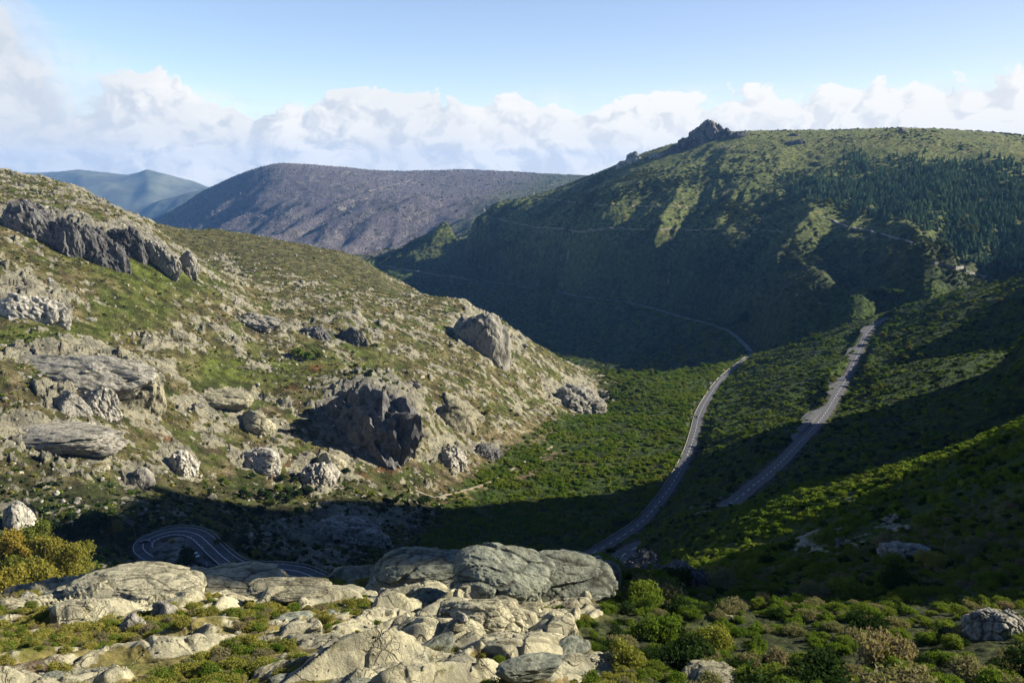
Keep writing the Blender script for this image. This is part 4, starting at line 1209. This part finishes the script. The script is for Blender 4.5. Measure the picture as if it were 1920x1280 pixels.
def car(name, loc, rotz, paint, label):
    root = link(name, None, loc=loc, rot=(0, 0, rotz)); tag(root, label, 'car')
    body_prof = [(-2.1, .32), (-2.12, .72), (-2.0, .88), (-1.25, .98), (1.0, .98), (1.95, .92), (2.1, .70), (2.08, .32), (1.72, .30), (1.6, .55), (1.3, .66), (1.0, .55), (.88, .30), (-.88, .30), (-1.0, .55), (-1.3, .66), (-1.6, .55), (-1.72, .30)]
    cab_prof = [(-.95, .97), (-.35, 1.42), (1.15, 1.46), (1.85, .95)]
    def extr(prof, w0, w1, zt):
        bm = bmesh.new(); n = len(prof)
        f = lambda z: w0 + (w1 - w0) * max(0, min(1, (z - .9) / zt))
        A = [bm.verts.new((x, -f(z), z)) for x, z in prof]; B = [bm.verts.new((x, f(z), z)) for x, z in prof]
        bm.faces.new(A); bm.faces.new(B[::-1])
        for i in range(n): bm.faces.new((A[i], B[i], B[(i + 1) % n], A[(i + 1) % n]))
        bmesh.ops.recalc_face_normals(bm, faces=bm.faces[:])
        bmesh.ops.bevel(bm, geom=[e for e in bm.edges if len(e.link_faces) == 2 and e.calc_face_angle(0) > .6], offset=.05, segments=2)
        return bm
    def put(bm, nm, mat, parent, loc=(0, 0, 0), rot=(0, 0, 0)):
        me = bpy.data.meshes.new(nm); bm.to_mesh(me); bm.free(); me.materials.append(mat)
        return link(nm, me, parent, loc, rot)
    body = put(extr(body_prof, .88, .86, .2), 'body', paint, root)
    put(extr(cab_prof, .84, .66, .55), 'window', M_GLASS, root)
    rp = [(-.33, 1.415), (-.28, 1.47), (1.08, 1.505), (1.17, 1.455)]
    put(extr(rp, .69, .66, .3), 'roof', paint, root)
    for x in (-1.3, 1.3):
        for y in (-.78, .78):
            w = bmesh.new(); bmesh.ops.create_cone(w, cap_ends=True, segments=18, radius1=.32, radius2=.32, depth=.2); bmesh.ops.bevel(w, geom=[e for e in w.edges if e.is_boundary is False and len(e.link_faces) == 2 and e.calc_face_angle(0) > 1], offset=.04, segments=1)
            wo = put(w, 'wheel', M_TYRE, root, (x, y, .32), (math.pi / 2, 0, 0))
            r_ = bmesh.new(); bmesh.ops.create_cone(r_, cap_ends=True, segments=14, radius1=.19, radius2=.16, depth=.03)
            put(r_, 'rim', M_RIM, wo, (0, 0, -.112 * (1 if y > 0 else -1)))
    for y in (-.62, .62):
        for x, nm, mt in ((-2.09, 'headlight', M_LAMP), (2.06, 'tail_light', M_TAIL)):
            c = bmesh.new(); bmesh.ops.create_cube(c, size=1); bmesh.ops.scale(c, vec=(.12, .34, .15), verts=c.verts); bmesh.ops.bevel(c, geom=c.edges[:], offset=.03, segments=2)
            put(c, nm, mt, root, (x, y, .74))
    return root
M_CAR_DARK = plain('dark_blue_paint', (.02, .03, .06), .25)
M_CAR_BLACK = plain('black_paint', (.012, .012, .014), .25)
M_CAR_WHITE = plain('white_paint', (.75, .75, .74), .3)
def on_plane(u, v, z):
    p = plane_pts([(u, v)], z)[0]; return p
p = on_plane(271, 1011, -153.6); car('car', (p[0], p[1], float(height(p[0], p[1])) + .03), .15, M_CAR_DARK, 'dark blue car parked on gravel outside the hairpin, left of the bend')
p = on_plane(368, 1043, -153.7); car('car', (p[0], p[1], -153.66), 2.2, M_CAR_WHITE, 'white car parked on the asphalt inside the hairpin beside the round tree')
p = on_plane(258, 1060, -155.4); car('car', (p[0], p[1], -155.37), .1, M_CAR_BLACK, 'black car parked below the hairpin at the lower left of the lay-by')
p = on_plane(324, 1070, -155.4); car('car', (p[0], p[1], -155.37), .2, M_CAR_WHITE, 'pale car half hidden behind granite just below the round tree')
k = idx_near(valley_r, 1309, 782); T_ = valley_r[k + 3] - valley_r[k - 3]
nl = frame_of(valley_r)[k]
car('car', tuple(valley_r[k] + nl * 1.9 + [0, 0, .03]), math.atan2(T_[1], T_[0]), M_CAR_BLACK, 'black car driving along the valley road beside the boulder bank')
p = on_plane(388, 1062, -153.7)
sp_ = link('marker_post', None, loc=(p[0], p[1], -153.7)); tag(sp_, 'small white marker post at the edge of the hairpin lay-by', 'post')
b_ = bmesh.new(); bmesh.ops.create_cone(b_, cap_ends=True, segments=10, radius1=.10, radius2=.08, depth=1.7); me_ = bpy.data.meshes.new('shaft'); b_.to_mesh(me_); b_.free(); me_.materials.append(M_CAR_WHITE); link('shaft', me_, sp_, (0, 0, .85))
b_ = bmesh.new(); bmesh.ops.create_cube(b_, size=1); bmesh.ops.scale(b_, vec=(.5, .08, .4), verts=b_.verts); bmesh.ops.bevel(b_, geom=b_.edges[:], offset=.02, segments=1); me_ = bpy.data.meshes.new('panel'); b_.to_mesh(me_); b_.free(); me_.materials.append(M_CAR_WHITE); link('panel', me_, sp_, (0, 0, 1.9))

# ------------------------------------------------------------------ crags and big boulders, one by one
def place_rock(u, v, wpx, hpx, depth, seed, mat, label, cat='rock', style='crag', rot=None, sub=5, sink=.62, ymin=20, group=None, name='rock_outcrop'):
    """(u, v) is the middle of the foot of the rock in the photograph"""
    x, y, z = at(u, v, ymin)
    dist = math.sqrt(x * x + y * y + z * z)
    w = wpx * dist / F_PX / 2; h = hpx * dist / F_PX * .80
    r = random.Random(seed)
    kw = dict(crag=dict(planes=22, col=(1.5, 1.5, .6), block=.15, groove=.055, rough=.08, freq=2.2),
              dome=dict(planes=8, col=(.8, 1.7, 1.1), block=.12, groove=.028, rough=.055, freq=1.35),
              cliff=dict(planes=26, col=(1.7, 1.7, .55), block=.13, groove=.06, rough=.13, freq=3.4),
              slab=dict(planes=10, col=(.7, 1.5, 1.5), block=.13, groove=.03, rough=.055, freq=1.5),
              boulder=dict(planes=14, block=.06, groove=.02, rough=.05, freq=1.1))[style]
    me = rock_mesh(name, mat, sub, seed, smooth=False, **kw)
    hh = h / (2 - 2 * sink)
    o = link(name, me, None, (x, y + depth * w * .5, z + hh * (1 - 2 * sink)), (0, 0, r.uniform(-.4, .4) if rot is None else rot), (w / .88, w * depth / .88, hh / .80))
    tag(o, label, cat, group)
    return o

BIG = [
 # knoll in front
 (930,1088,180,44,1.0,1,M_ROCK_G,'tall rounded granite dome, tinted greenish for shade, on the knoll crest, left of its wider twin','dome'),
 (1050,1112,176,36,1.1,2,M_ROCK_G,'wide granite dome, tinted greenish for shade, with deep cracks at the right end of the knoll crest','dome'),
 (1140,1105,60,46,.9,3,M_ROCK_M,'small grey shaded dome just right of the wide greenish dome','dome'),
 (1290,1104,120,48,.7,4,M_ROCK_D,'dark jagged outcrop among bushes right of the granite domes','crag'),
 (1205,1072,70,32,.8,5,M_ROCK_D,'low dark rock between the domes and the end of the valley road','crag'),
 (800,1076,180,26,.7,6,M_ROCK_G,'low broken whaleback of granite left of the rounded domes','dome'),
 (235,1120,200,15,.7,7,M_ROCK_P,'broad pale cracked granite hump below the hairpin lay-by','dome'),
 (440,1106,190,11,.7,8,M_ROCK_P,'pale blocky granite crest directly below the curving road','slab'),
 (540,1112,130,9,.6,9,M_ROCK_P,'flat pale ledge right of the blocky granite crest','slab'),
 (905,1165,150,30,.7,12,M_ROCK_P,'smooth sunlit slab below the greenish tinted domes','slab'),
 (245,1182,44,26,.9,13,M_ROCK_M,'pointed grey boulder in deep shade on the left of the knoll','boulder'),
 (302,1162,48,26,.9,14,M_ROCK_M,'split grey block leaning beside the pointed boulder','boulder'),
 (1335,1284,110,18,.8,15,M_ROCK_P,'low grey granite hump among broom at the bottom edge','dome'),
 (1895,1190,110,34,.8,16,M_ROCK_M,'mossy layered rock at the lower right corner','crag'),
 (1705,1045,100,16,.6,18,M_ROCK_M,'reddish grey rock ledge in the bushes at right','crag'),
 # left hillside
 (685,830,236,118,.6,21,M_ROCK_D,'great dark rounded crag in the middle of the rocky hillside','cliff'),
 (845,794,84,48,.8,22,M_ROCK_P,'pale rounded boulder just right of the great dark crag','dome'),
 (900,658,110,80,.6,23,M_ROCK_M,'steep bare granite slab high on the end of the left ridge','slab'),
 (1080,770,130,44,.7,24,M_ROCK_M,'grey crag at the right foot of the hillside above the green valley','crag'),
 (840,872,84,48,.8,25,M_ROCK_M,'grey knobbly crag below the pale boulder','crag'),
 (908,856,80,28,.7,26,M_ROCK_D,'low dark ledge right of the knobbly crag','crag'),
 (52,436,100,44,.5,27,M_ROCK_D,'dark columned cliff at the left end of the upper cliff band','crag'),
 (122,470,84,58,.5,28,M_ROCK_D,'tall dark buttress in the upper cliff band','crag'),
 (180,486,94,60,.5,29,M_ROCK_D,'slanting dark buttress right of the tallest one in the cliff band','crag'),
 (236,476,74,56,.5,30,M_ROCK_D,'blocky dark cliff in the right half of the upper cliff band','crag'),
 (290,496,80,42,.5,31,M_ROCK_M,'grey cliff near the right end of the upper cliff band','crag'),
 (345,506,70,30,.5,32,M_ROCK_M,'last small grey cliff at the right end of the upper band','crag'),
 (50,598,130,62,.5,33,M_ROCK_M,'grey cliff with a vertical cleft at the left edge, below the cliff band','crag'),
 (130,702,220,44,.45,34,M_ROCK_M,'long sloping granite rib at left above the small waterfall cliff','slab'),
 (232,742,110,70,.6,35,M_ROCK_P,'pale cliff with an orange stain below the long granite rib','slab'),
 (175,764,80,44,.6,36,M_ROCK_M,'grey overhang left of the orange stained cliff','crag'),
 (125,768,60,34,.7,37,M_ROCK_M,'rounded grey rock at the foot of the grey overhang','dome'),
 (100,834,220,30,.5,38,M_ROCK_M,'wide furrowed granite whaleback low on the left hillside','slab'),
 (468,802,80,32,.7,39,M_ROCK_P,'square pale block on the ledge in the middle of the hillside','boulder'),
 (400,758,130,24,.6,40,M_ROCK_P,'smooth pale granite ledge above the square block','slab'),
 (332,880,64,34,.8,41,M_ROCK_M,'rounded rock with vertical grooves at the edge of the shade','crag'),
 (262,906,44,28,.8,42,M_ROCK_M,'single square boulder in the shade above the hairpin','boulder'),
 (478,876,90,34,.7,43,M_ROCK_M,'striped sloping rock in the shade right of the grooved rock','slab'),
 (640,1012,170,56,.6,44,M_ROCK_M,'broken rocky mound above the hairpin road','crag'),
 (25,992,60,44,.7,45,M_ROCK_M,'grey rounded rock at the left edge above the autumn trees','dome'),
 (595,900,70,36,.8,46,M_ROCK_M,'furrowed rock below the great dark crag','crag'),
 (612,872,60,30,.8,47,M_ROCK_P,'pale block catching the light under the great dark crag','boulder'),
 (590,632,70,24,.6,48,M_ROCK_D,'short dark ledge above the green clump of small trees','crag'),
 (660,640,60,30,.6,49,M_ROCK_D,'dark overgrown outcrop high in the middle of the hillside','crag'),
 (470,612,110,26,.5,50,M_ROCK_M,'row of grey blocks high in the middle of the hillside','crag'),
 # skyline of the mountain
 (1335,264,86,40,.8,61,M_ROCK_D,'big dark rocky tor on the mountain skyline','crag'),
 (1298,274,56,22,.8,62,M_ROCK_D,'lower rocks on the left shoulder of the skyline tor','crag'),
 (1392,256,40,14,.8,63,M_ROCK_D,'small rocks right of the skyline tor','crag'),
 (1192,303,34,20,.8,64,M_ROCK_M,'grey tor on the left ridge of the mountain','crag'),
 (1170,312,30,12,.8,65,M_ROCK_M,'low rocks left of the grey tor on the ridge','crag'),
 (1492,256,18,6,.8,66,M_ROCK_D,'little rock pile on the flat mountain skyline','crag'),
 (1694,246,16,6,.8,67,M_ROCK_M,'single pale rock on the grassy mountain top','boulder'),
 (1268,284,40,14,.8,69,M_ROCK_D,'jagged rocks stepping down the ridge left of the tor','crag'),
 (1362,258,36,22,.8,70,M_ROCK_D,'dark block leaning against the right side of the tor','crag'),
 (1236,294,40,10,.8,71,M_ROCK_M,'broken rocks midway along the ridge between the two tors','crag'),
 (1498,270,40,10,.7,68,M_ROCK_D,'dark rocks just below the flat skyline','crag'),
]
for (u, v, w, h, dp, seed, mat, label, style) in BIG:
    if 560 < v < 1030 and seed not in (21, 23): h *= .78
    place_rock(u, v, w, h, dp, seed, mat, label, style=style, sub=6 if v > 1030 and w > 60 else 5 if w > 36 else 4)

BLD = {m: [rock_mesh('boulder', mt, 3, 300 + 10 * q + i, planes=12, block=.10, groove=.03, rough=.06, freq=1.3, sharp=.8) for i in range(4)] for q, (m, mt) in enumerate((('p', M_ROCK_P), ('m', M_ROCK_M), ('d', M_ROCK_D)))}
def boulders(P, size, keys, label, group, seed):
    r = random.Random(seed)
    for p, s_ in zip(P, size):
        o = link('boulder', r.choice(BLD[r.choice(keys)]), None, (p[0], p[1], p[2] + .12 * s_), (r.uniform(-.3, .3), r.uniform(-.3, .3), r.uniform(0, 6.28)), (s_ * r.uniform(.8, 1.3), s_ * r.uniform(.7, 1.1), s_ * r.uniform(.5, .85)))
        tag(o, label, 'boulder', group)
LEDGE = [rock_mesh('rock_ledge', mt, 4, 340 + i, planes=16, col=(1.5, 1.5, .7), block=.16, groove=.06, rough=.08, freq=2.0, sharp=.8) for i, mt in enumerate([M_ROCK_M, M_ROCK_P, M_ROCK_M, M_ROCK_M, M_ROCK_D, M_ROCK_M])]
def ledges(P, size, label, group, seed, flat=(.45, .8), rz=(0, 6.28), meshes=None, name='rock_ledge'):
    r = random.Random(seed)
    for p, s_ in zip(P, size):
        o = link(name, r.choice(meshes or LEDGE), None, (p[0], p[1], p[2] - .15 * s_), (r.uniform(-.25, .25), r.uniform(-.25, .25), r.uniform(*rz)), (s_ * r.uniform(1.1, 1.8), s_ * r.uniform(.7, 1.1), s_ * r.uniform(*flat)))
        tag(o, label, 'rock', group)
P = sample(HILL * (YG < 1000) * sstep(VG, 940, 860) * (.02 + crag ** 2) * (1 - .6 * second), 150, 38); ledges(P, 1.8 + 2.6 * rng.random(150) ** 1.5, 'broken grey granite ledge jutting from the sunlit hillside', 'broken ledges on the hillside', 11)
P = sample(KN_L * (.10 + sstep(soft, .3, .8)) * (YG < 108) * (YG > 38), 210, 39)
BLOCK = [rock_mesh('granite_block', M_ROCK_P if i % 3 else M_ROCK_G, 4, 360 + i, planes=9, col=(1, 1.3, 1.3), block=.10, groove=.03, rough=.05, freq=1.3, sharp=1.0) for i in range(6)]
ledges(P, .35 + .95 * rng.random(210) ** 1.8, 'broken pale granite block bedded among the slabs of the front knoll', 'granite blocks of the front knoll', 12, flat=(.35, .7), rz=(.2, 1.1), meshes=BLOCK, name='granite_block')
sunny = HILL * sstep(VG, 860, 800) * (YG < 1000)
shady = HILL * sstep(VG, 850, 900)
P = sample(sunny * (.3 + crag), 130, 31); boulders(P, 1.3 + 1.7 * rng.random(130) ** 2, 'mmp', 'pale granite boulder lying loose on the sunlit hillside', 'boulders on the sunlit hillside', 1)
P = sample(shady * (.4 + crag), 90, 32); boulders(P, 1.0 + 1.3 * rng.random(90) ** 2, 'm', 'grey boulder lying in the shaded hollow above the hairpin', 'boulders in the shaded hollow', 2)
P = sample(KN_L * (.3 + rk_k) * (1 - sstep(YG, 100, 110)), 50, 33); boulders(P, .28 + .45 * rng.random(50) ** 2, 'pmm', 'loose pale stone lying among slabs and heath on the front knoll', 'loose stones on the front knoll', 3)
bk = vi[(vi[:, 1] > 760) & (vi[:, 1] < 1060)]; bl = frame_of(bk)
q = rng.integers(0, len(bk), 45); P = bk[q] + bl[q] * (7 + 5 * rng.random(45))[:, None]; P[:, 2] = height(P[:, 0], P[:, 1])
boulders(P, 1.0 + .9 * rng.random(45), 'pm', 'white boulder of the bank beside the valley road', 'boulders banked beside the valley road', 4)
SM = BLD['m'] + BLD['p'][:2]
P = sample(HILL * (.25 + crag + .6 * sstep(n25, .0, .4)) * (1 - .5 * second), 13000, 34); stuff('hillside_stones', SM, P, .28 + .9 * rng.random(len(P)) ** 4 * 1.6 + .25 * rng.random(len(P)), 'countless pale stones strewn over the rocky hillside', sink=.0, tilt=.3, squash=(.5, .9))
P = sample(KN_L * (.2 + sstep(n5 + .5 * n9, .0, .4)), 2600, 35); stuff('knoll_rubble', BLD['p'] + BLD['m'][:2], P, .07 + .20 * rng.random(len(P)) ** 3, 'small pale rubble between the granite slabs', sink=.0, tilt=.3, squash=(.5, .9))
P = sample(MOUNT * sstep(rk_m + .25 * sstep(VG, 330, 280), .1, .6) + .03 * MOUNT, 2600, 36); stuff('mountain_rocks', BLD['m'] + BLD['d'], P, .8 + 2.2 * rng.random(len(P)) ** 3, 'pale rocks scattered below the mountain skyline', sink=.0, tilt=.3)
P = sample(FAR * (.12 + rk_f), 4200, 37); stuff('distant_rocks', BLD['m'] + BLD['p'], P, 2.0 + 4.0 * rng.random(len(P)) ** 3, 'pale rocks peppered over the far mountain', sink=.0, tilt=.3)

# ------------------------------------------------------------------ trees
PINES = [pine_mesh('pine_tree', M_PINE, 400 + i) for i in range(6)]
forest = np.zeros_like(UG)
for (u, v, ru, rv, rot, k) in [(1790,375,190,60,6,1),(1640,375,150,36,4,1),(1560,385,70,18,4,.8),(1700,335,70,30,-10,.55),(1860,330,80,30,0,.6),(1880,440,90,70,0,1),(1760,430,110,34,14,.8),(1606,312,26,26,0,.7),(1900,480,60,40,0,.8)]:
    forest = np.maximum(forest, k * ell(u, v, ru, rv, rot, .55, UW, VW))
forest *= MOUNT * (ROADDIST > 8) * (VG < np.interp(UG, [1480, 1560, 1600, 1700, 1760, 1920], [398, 402, 418, 446, 476, 520]))
P = sample(forest ** 1.6 * (.35 + sstep(n_b, -.3, .3)), 2700, 41)
hgt_ = 11 + 7 * rng.random(len(P))
o_ = np.argsort(-hgt_ / np.linalg.norm(P, axis=1))
r_ = random.Random(5)
for i in o_[:260]:
    s_ = hgt_[i]
    o = link('pine_tree', r_.choice(PINES), None, (P[i, 0], P[i, 1], P[i, 2] - .3), (0, 0, r_.uniform(0, 6.28)), (s_ * r_.uniform(.9, 1.15),) * 2 + (s_,))
    tag(o, 'dark green pine standing in the plantation on the mountain side', 'pine tree', 'pines of the mountain plantation')
rest = o_[260:]
stuff('pine_forest', PINES, P[rest], hgt_[rest], 'dense dark pine plantation covering the right of the mountain', sink=.03, tilt=.02, squash=(.95, 1.05))

TREES = {k: [tree_meshes(500 + 20 * q + i, n, lf, .40, m, 'crown') for i in range(3)] for q, (k, m, n, lf) in enumerate((('autumn', M_AUT, 6500, .024), ('green', M_MIX, 1300, .055), ('dark', M_DARK, 1600, .052), ('yellow', M_YEL, 1100, .056)))}
def tree(p, hgt, kind, label, cat='tree', group=None, wide=1.0, seed=0, name='broadleaf_tree'):
    r = random.Random(seed * 7 + int(p[0] * 13))
    root = link(name, None, None, (p[0], p[1], p[2] - .1), (0, 0, r.uniform(0, 6.28))); tag(root, label, cat, group)
    crown, trunk = r.choice(TREES[kind])
    w = hgt * wide * r.uniform(.9, 1.12)
    link('trunk', trunk, root, scale=(w, w, hgt)); link('crown', crown, root, scale=(w, w, hgt))
    return root
AUT = [(18,1052,62,'autumn tree touching the left picture edge at the back of the grove'),(62,1040,58,'autumn tree at the back of the left grove, second from the picture edge'),(98,1052,54,'autumn tree at the back middle of the left grove'),
       (38,1098,60,'broad autumn tree in the front row of the left grove near the picture edge'),(84,1098,52,'broad autumn tree in the front row at the right of the left grove'),(126,1062,46,'autumn tree on the right flank of the left grove'),
       (10,1118,50,'frontmost autumn tree at the lower left corner of the grove'),(148,1048,34,'small autumn tree at the right end of the left grove nearest the hairpin'),(60,1122,36,'low bushy tree at the very front of the left grove')]
for i, (u, v, h, lb) in enumerate(AUT):
    x, y, z = at(u, v + 4, 100)
    y = 136 + (1118 - v) * .85
    a_, s2 = ray(u, v); x = float(a_) * y; z = float(height(x, y))
    U_, V_ = pix(x, y, z); d_ = math.sqrt(x * x + y * y + z * z)
    tree((x, y, z), max(h * d_ / F_PX, (V_ - (v - h)) * d_ / F_PX * .92), 'autumn', lb, wide=.72, seed=i, group='autumn trees at the left edge', name='autumn_tree')
SINGLE = [(350,1064,34,'dark','round dark tree between the two arms of the hairpin',1.2),(449,1078,17,'dark','small round dark bush at the road edge right of the hairpin',1.2),(437,1064,12,'autumn','rusty little bush above the granite crest beside the road',1.3),
          (184,1004,44,'dark','dark tree left of the parked car at the hairpin',1.1),(212,1006,30,'autumn','small orange brown tree beside the hairpin lay-by',1.1),(160,1000,34,'dark','dark bushy tree behind the autumn grove',1.2),
          (560,676,26,'green','left of the small green trees on the open hillside',1.0),(578,678,22,'green','middle one of the small green trees on the open hillside',1.0),(600,676,20,'yellow','yellowish right one of the small trees on the open hillside',1.0),
          (407,1022,12,'yellow','tiny yellow bush right of the hairpin bend',1.2),(1018,530,12,'yellow','yellow tree in the shade above the far valley road',1.3),(1003,534,10,'yellow','pale yellow bush left of the yellow tree in the shade',1.3),(913,783,14,'yellow','yellow bush at the foot of the hillside beside the clearing',1.2),
          (1650,562,26,'dark','dark tree on the skyline of the near right slope',1.1),(1680,565,18,'green','green tree left of the gap in the near ridge',1.1),(1394,612,26,'dark','lone dark tree on the slope above the far road bend',.9)]
for i, (u, v, h, kind, lb, wd) in enumerate(SINGLE):
    x, y, z = at(u, v, 200); d_ = math.sqrt(x * x + y * y + z * z)
    tree((x, y, z), h * d_ / F_PX, kind, lb, 'tree' if h > 15 else 'bush', wide=wd, seed=40 + i)
def grove(weight, n, seed, kinds, hrange, label, group, cat='tree', wide=1.15, vis=True):
    P = sample(weight, n, seed, vis); r = random.Random(seed)
    for i, p in enumerate(P):
        tree(p, r.uniform(*hrange), r.choice(kinds), label, cat, group, wide, seed + i)
EL = lambda u, v, ru, rv, rot=0: ell(u, v, ru, rv, rot, .5)
grove(RSLOPE * np.maximum(EL(1720, 610, 80, 28, -16), EL(1690, 660, 46, 40, -40)) * (YG > 500), 48, 51, ['green', 'green', 'yellow', 'dark'], (5, 9), 'bushy green tree catching the sun near the top of the upper road', 'trees around the top of the upper road')
grove(RSLOPE * np.maximum(EL(1850, 560, 110, 22, -14), EL(1560, 616, 90, 16, -22)) * (YG > 500), 40, 52, ['green', 'yellow', 'green'], (4, 7), 'sunlit bushy tree along the crest of the near right ridge', 'trees along the crest of the near ridge')
grove(np.maximum(EL(1410, 694, 60, 16, -20), EL(1360, 690, 40, 10, -10)) * (YG > 700) * (YG < 1400), 26, 53, ['green', 'yellow', 'yellow'], (4, 8), 'yellow green tree beside the valley road at the foot of the ridge', 'trees beside the end of the valley road')
grove(RSLOPE * np.maximum(EL(1545, 735, 34, 16, -30), EL(1620, 720, 30, 34, -60)) * (YG > 500), 24, 54, ['dark', 'green', 'yellow'], (4, 7), 'dark bushy tree at the edge of the upper road lay-bys', 'trees beside the upper road lay-bys')
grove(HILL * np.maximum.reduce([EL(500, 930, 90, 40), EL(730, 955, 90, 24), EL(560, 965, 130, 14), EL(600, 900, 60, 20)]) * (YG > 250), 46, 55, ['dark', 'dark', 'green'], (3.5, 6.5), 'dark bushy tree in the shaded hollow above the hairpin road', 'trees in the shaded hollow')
grove(HILL * np.maximum.reduce([EL(140, 1000, 60, 14), EL(430, 1040, 60, 20), EL(480, 1056, 60, 6)]) * (YG > 200), 18, 56, ['dark', 'autumn', 'dark'], (3, 5.5), 'low dark tree along the outer edge of the hairpin', 'trees around the hairpin')
grove(np.maximum.reduce([EL(960, 775, 50, 14, 8), EL(1160, 720, 40, 22, -20), EL(1010, 780, 40, 12), EL(1190, 742, 40, 10)]) * (YG > 500) * (YG < 1200), 34, 57, ['green', 'green', 'yellow', 'dark'], (3.5, 6.5), 'green or yellowing tree along the foot of the left hillside', 'trees along the foot of the hillside')
grove(HILL * np.maximum.reduce([EL(720, 718, 60, 8, 24), EL(640, 704, 30, 8), EL(800, 756, 30, 6, 20)]), 16, 58, ['green', 'dark'], (3, 5), 'small green tree in the hollow behind the great dark crag', 'trees behind the great dark crag')
grove((VALLEY + FLOOR) * np.maximum.reduce([EL(1180, 697, 70, 9, -4), EL(1300, 694, 50, 8, -4), EL(1140, 704, 30, 8)]) * (YG > 850) * (YG < 1250), 44, 60, ['green', 'green', 'yellow', 'dark'], (4, 8), 'bushy green tree along the lip where the green valley floor drops away', 'trees along the lip of the valley floor')
grove(MOUNT * np.maximum.reduce([EL(1640, 428, 90, 9, 16), EL(1720, 446, 60, 12, 20), EL(1790, 440, 60, 9, 6), EL(1905, 396, 20, 5), EL(1560, 402, 30, 9)]), 46, 59, ['yellow', 'yellow', 'autumn', 'green'], (7, 11), 'yellowing tree along the road at the edge of the pine plantation', 'yellow trees at the edge of the plantation')

# ------------------------------------------------------------------ bushes one can tell apart on the right of the knoll
def bush(p, w, h, kind, r, label, group):
    o = link('bush', r.choice(SH[kind]), None, (p[0], p[1], p[2] - .06), (0, 0, r.uniform(0, 6.28)), (w, w, h)); tag(o, label, 'bush', group)
LAB = {'broom': ('bright green rounded broom bush on the slope at lower right', 'green broom bushes at lower right'), 'grey': ('greyish pink rounded bush among green broom at lower right', 'greyish bushes at lower right'),
       'olive': ('olive yellow heath bush on the slope at lower right', 'olive bushes at lower right'), 'dark': ('dark green bush on the slope at lower right', 'dark bushes at lower right')}
greyz = np.maximum.reduce([EL(1480, 1125, 90, 40), EL(1350, 1140, 70, 36), EL(1540, 1195, 60, 30), EL(1700, 1010, 60, 20), EL(1800, 1040, 80, 30), EL(1680, 1150, 40, 30)])
def gz(x, y):
    i = np.clip(np.searchsorted(a_col, x / y), 0, NA - 1); j = np.clip(np.searchsorted(ly_row, math.log(y)), 0, NR - 1); return greyz[j, i]
P = sample((KN_R + .3 * RSLOPE * (YG < 135)) * (1 - rk_k) * (.35 + sstep(n5 + .7 * n_a, -.3, .3)), 285, 61)
r_ = random.Random(9)
for p in P:
    kd = 'grey' if r_.random() < .15 + .6 * gz(p[0], p[1]) else r_.choice(['broom', 'broom', 'broom', 'olive', 'dark'])
    w = r_.uniform(.9, 2.4) * (1 + .25 * (p[1] > 75)); bush(p, w, w * r_.uniform(.95, 1.4), kd, r_, *LAB[kd])
P = sample(KN_L * (1 - sstep(rk_k, .1, .4)), 60, 62)
for p in P:
    kd = r_.choice(['olive', 'olive', 'broom', 'grey']); w = r_.uniform(.4, 1.0)
    bush(p, w, w * r_.uniform(.8, 1.1), kd, r_, 'yellow green heath bush between the granite slabs of the front knoll', 'bushes between the slabs of the front knoll')

# ------------------------------------------------------------------ blue ranges far beyond the valley's mouth
def range_mesh(name, x0, x1, y0, y1, crest, seed):
    nx, ny = 240, 90
    X, Y = np.meshgrid(np.linspace(x0, x1, nx), np.linspace(y0, y1, ny))
    u_ = CX + F_PX * X / (Y * cp)
    t_ = (Y - y0) / (y1 - y0)
    top = np.interp(u_, *crest)
    _, s_ = ray(u_, top)
    ht = s_ * y1 * .93
    prof = np.sin(np.clip(t_ * 1.15, 0, 1) * np.pi / 2) ** 1.2
    Zr = -1100 + (ht + 1100) * prof + prof * (130 * fbm(X / 1500, Y / 2600, 5, seed, ridged=True) - 60) * np.clip(1.25 - t_, .15, 1) * 1.6
    q = np.arange(nx * ny).reshape(ny, nx)
    F = np.stack([q[:-1, :-1], q[:-1, 1:], q[1:, 1:], q[1:, :-1]], 2).reshape(-1, 4)
    m = plain('distant_woodland_' + str(seed), (.075, .085, .055), .95, 0, .45, .0022)
    o = link(name, mesh_np(name, np.stack([X, Y, Zr], 2).reshape(-1, 3), F, m, smooth=True)); o['kind'] = 'structure'
range_mesh('distant_ridge', -9500, 1500, 10500, 14500, ([-100, 90, 150, 240, 275, 330, 380, 450, 700], [336, 322, 318, 326, 316, 334, 350, 372, 380]), 7)
range_mesh('distant_ridge', -7000, 1000, 9200, 10800, ([-100, 100, 200, 280, 330, 380, 420, 470, 700], [420, 415, 404, 388, 372, 356, 350, 346, 346]), 11)

# ------------------------------------------------------------------ the air
def haze_box():
    lo = (-12000, -400, -1150); hi = (13000, 15200, 330)
    bm = bmesh.new(); bmesh.ops.create_cube(bm, size=1)
    for v in bm.verts:
        v.co = [lo[k] if v.co[k] < 0 else hi[k] for k in range(3)]
    me = bpy.data.meshes.new('haze'); bm.to_mesh(me); bm.free()
    m = bpy.data.materials.new('haze_air'); m.use_nodes = True
    nt = m.node_tree
    for nd in list(nt.nodes): nt.nodes.remove(nd)
    pv = nt.nodes.new('ShaderNodeVolumePrincipled'); out = nt.nodes.new('ShaderNodeOutputMaterial')
    pv.inputs['Color'].default_value = (.20, .46, 1.0, 1); pv.inputs['Density'].default_value = HAZE_DENSITY; pv.inputs['Anisotropy'].default_value = .0
    nt.links.new(pv.outputs[0], out.inputs['Volume'])
    me.materials.append(m)
    o = link('haze', me); o['kind'] = 'stuff'
    return o
HAZE_DENSITY = 2.9e-5
haze_box()
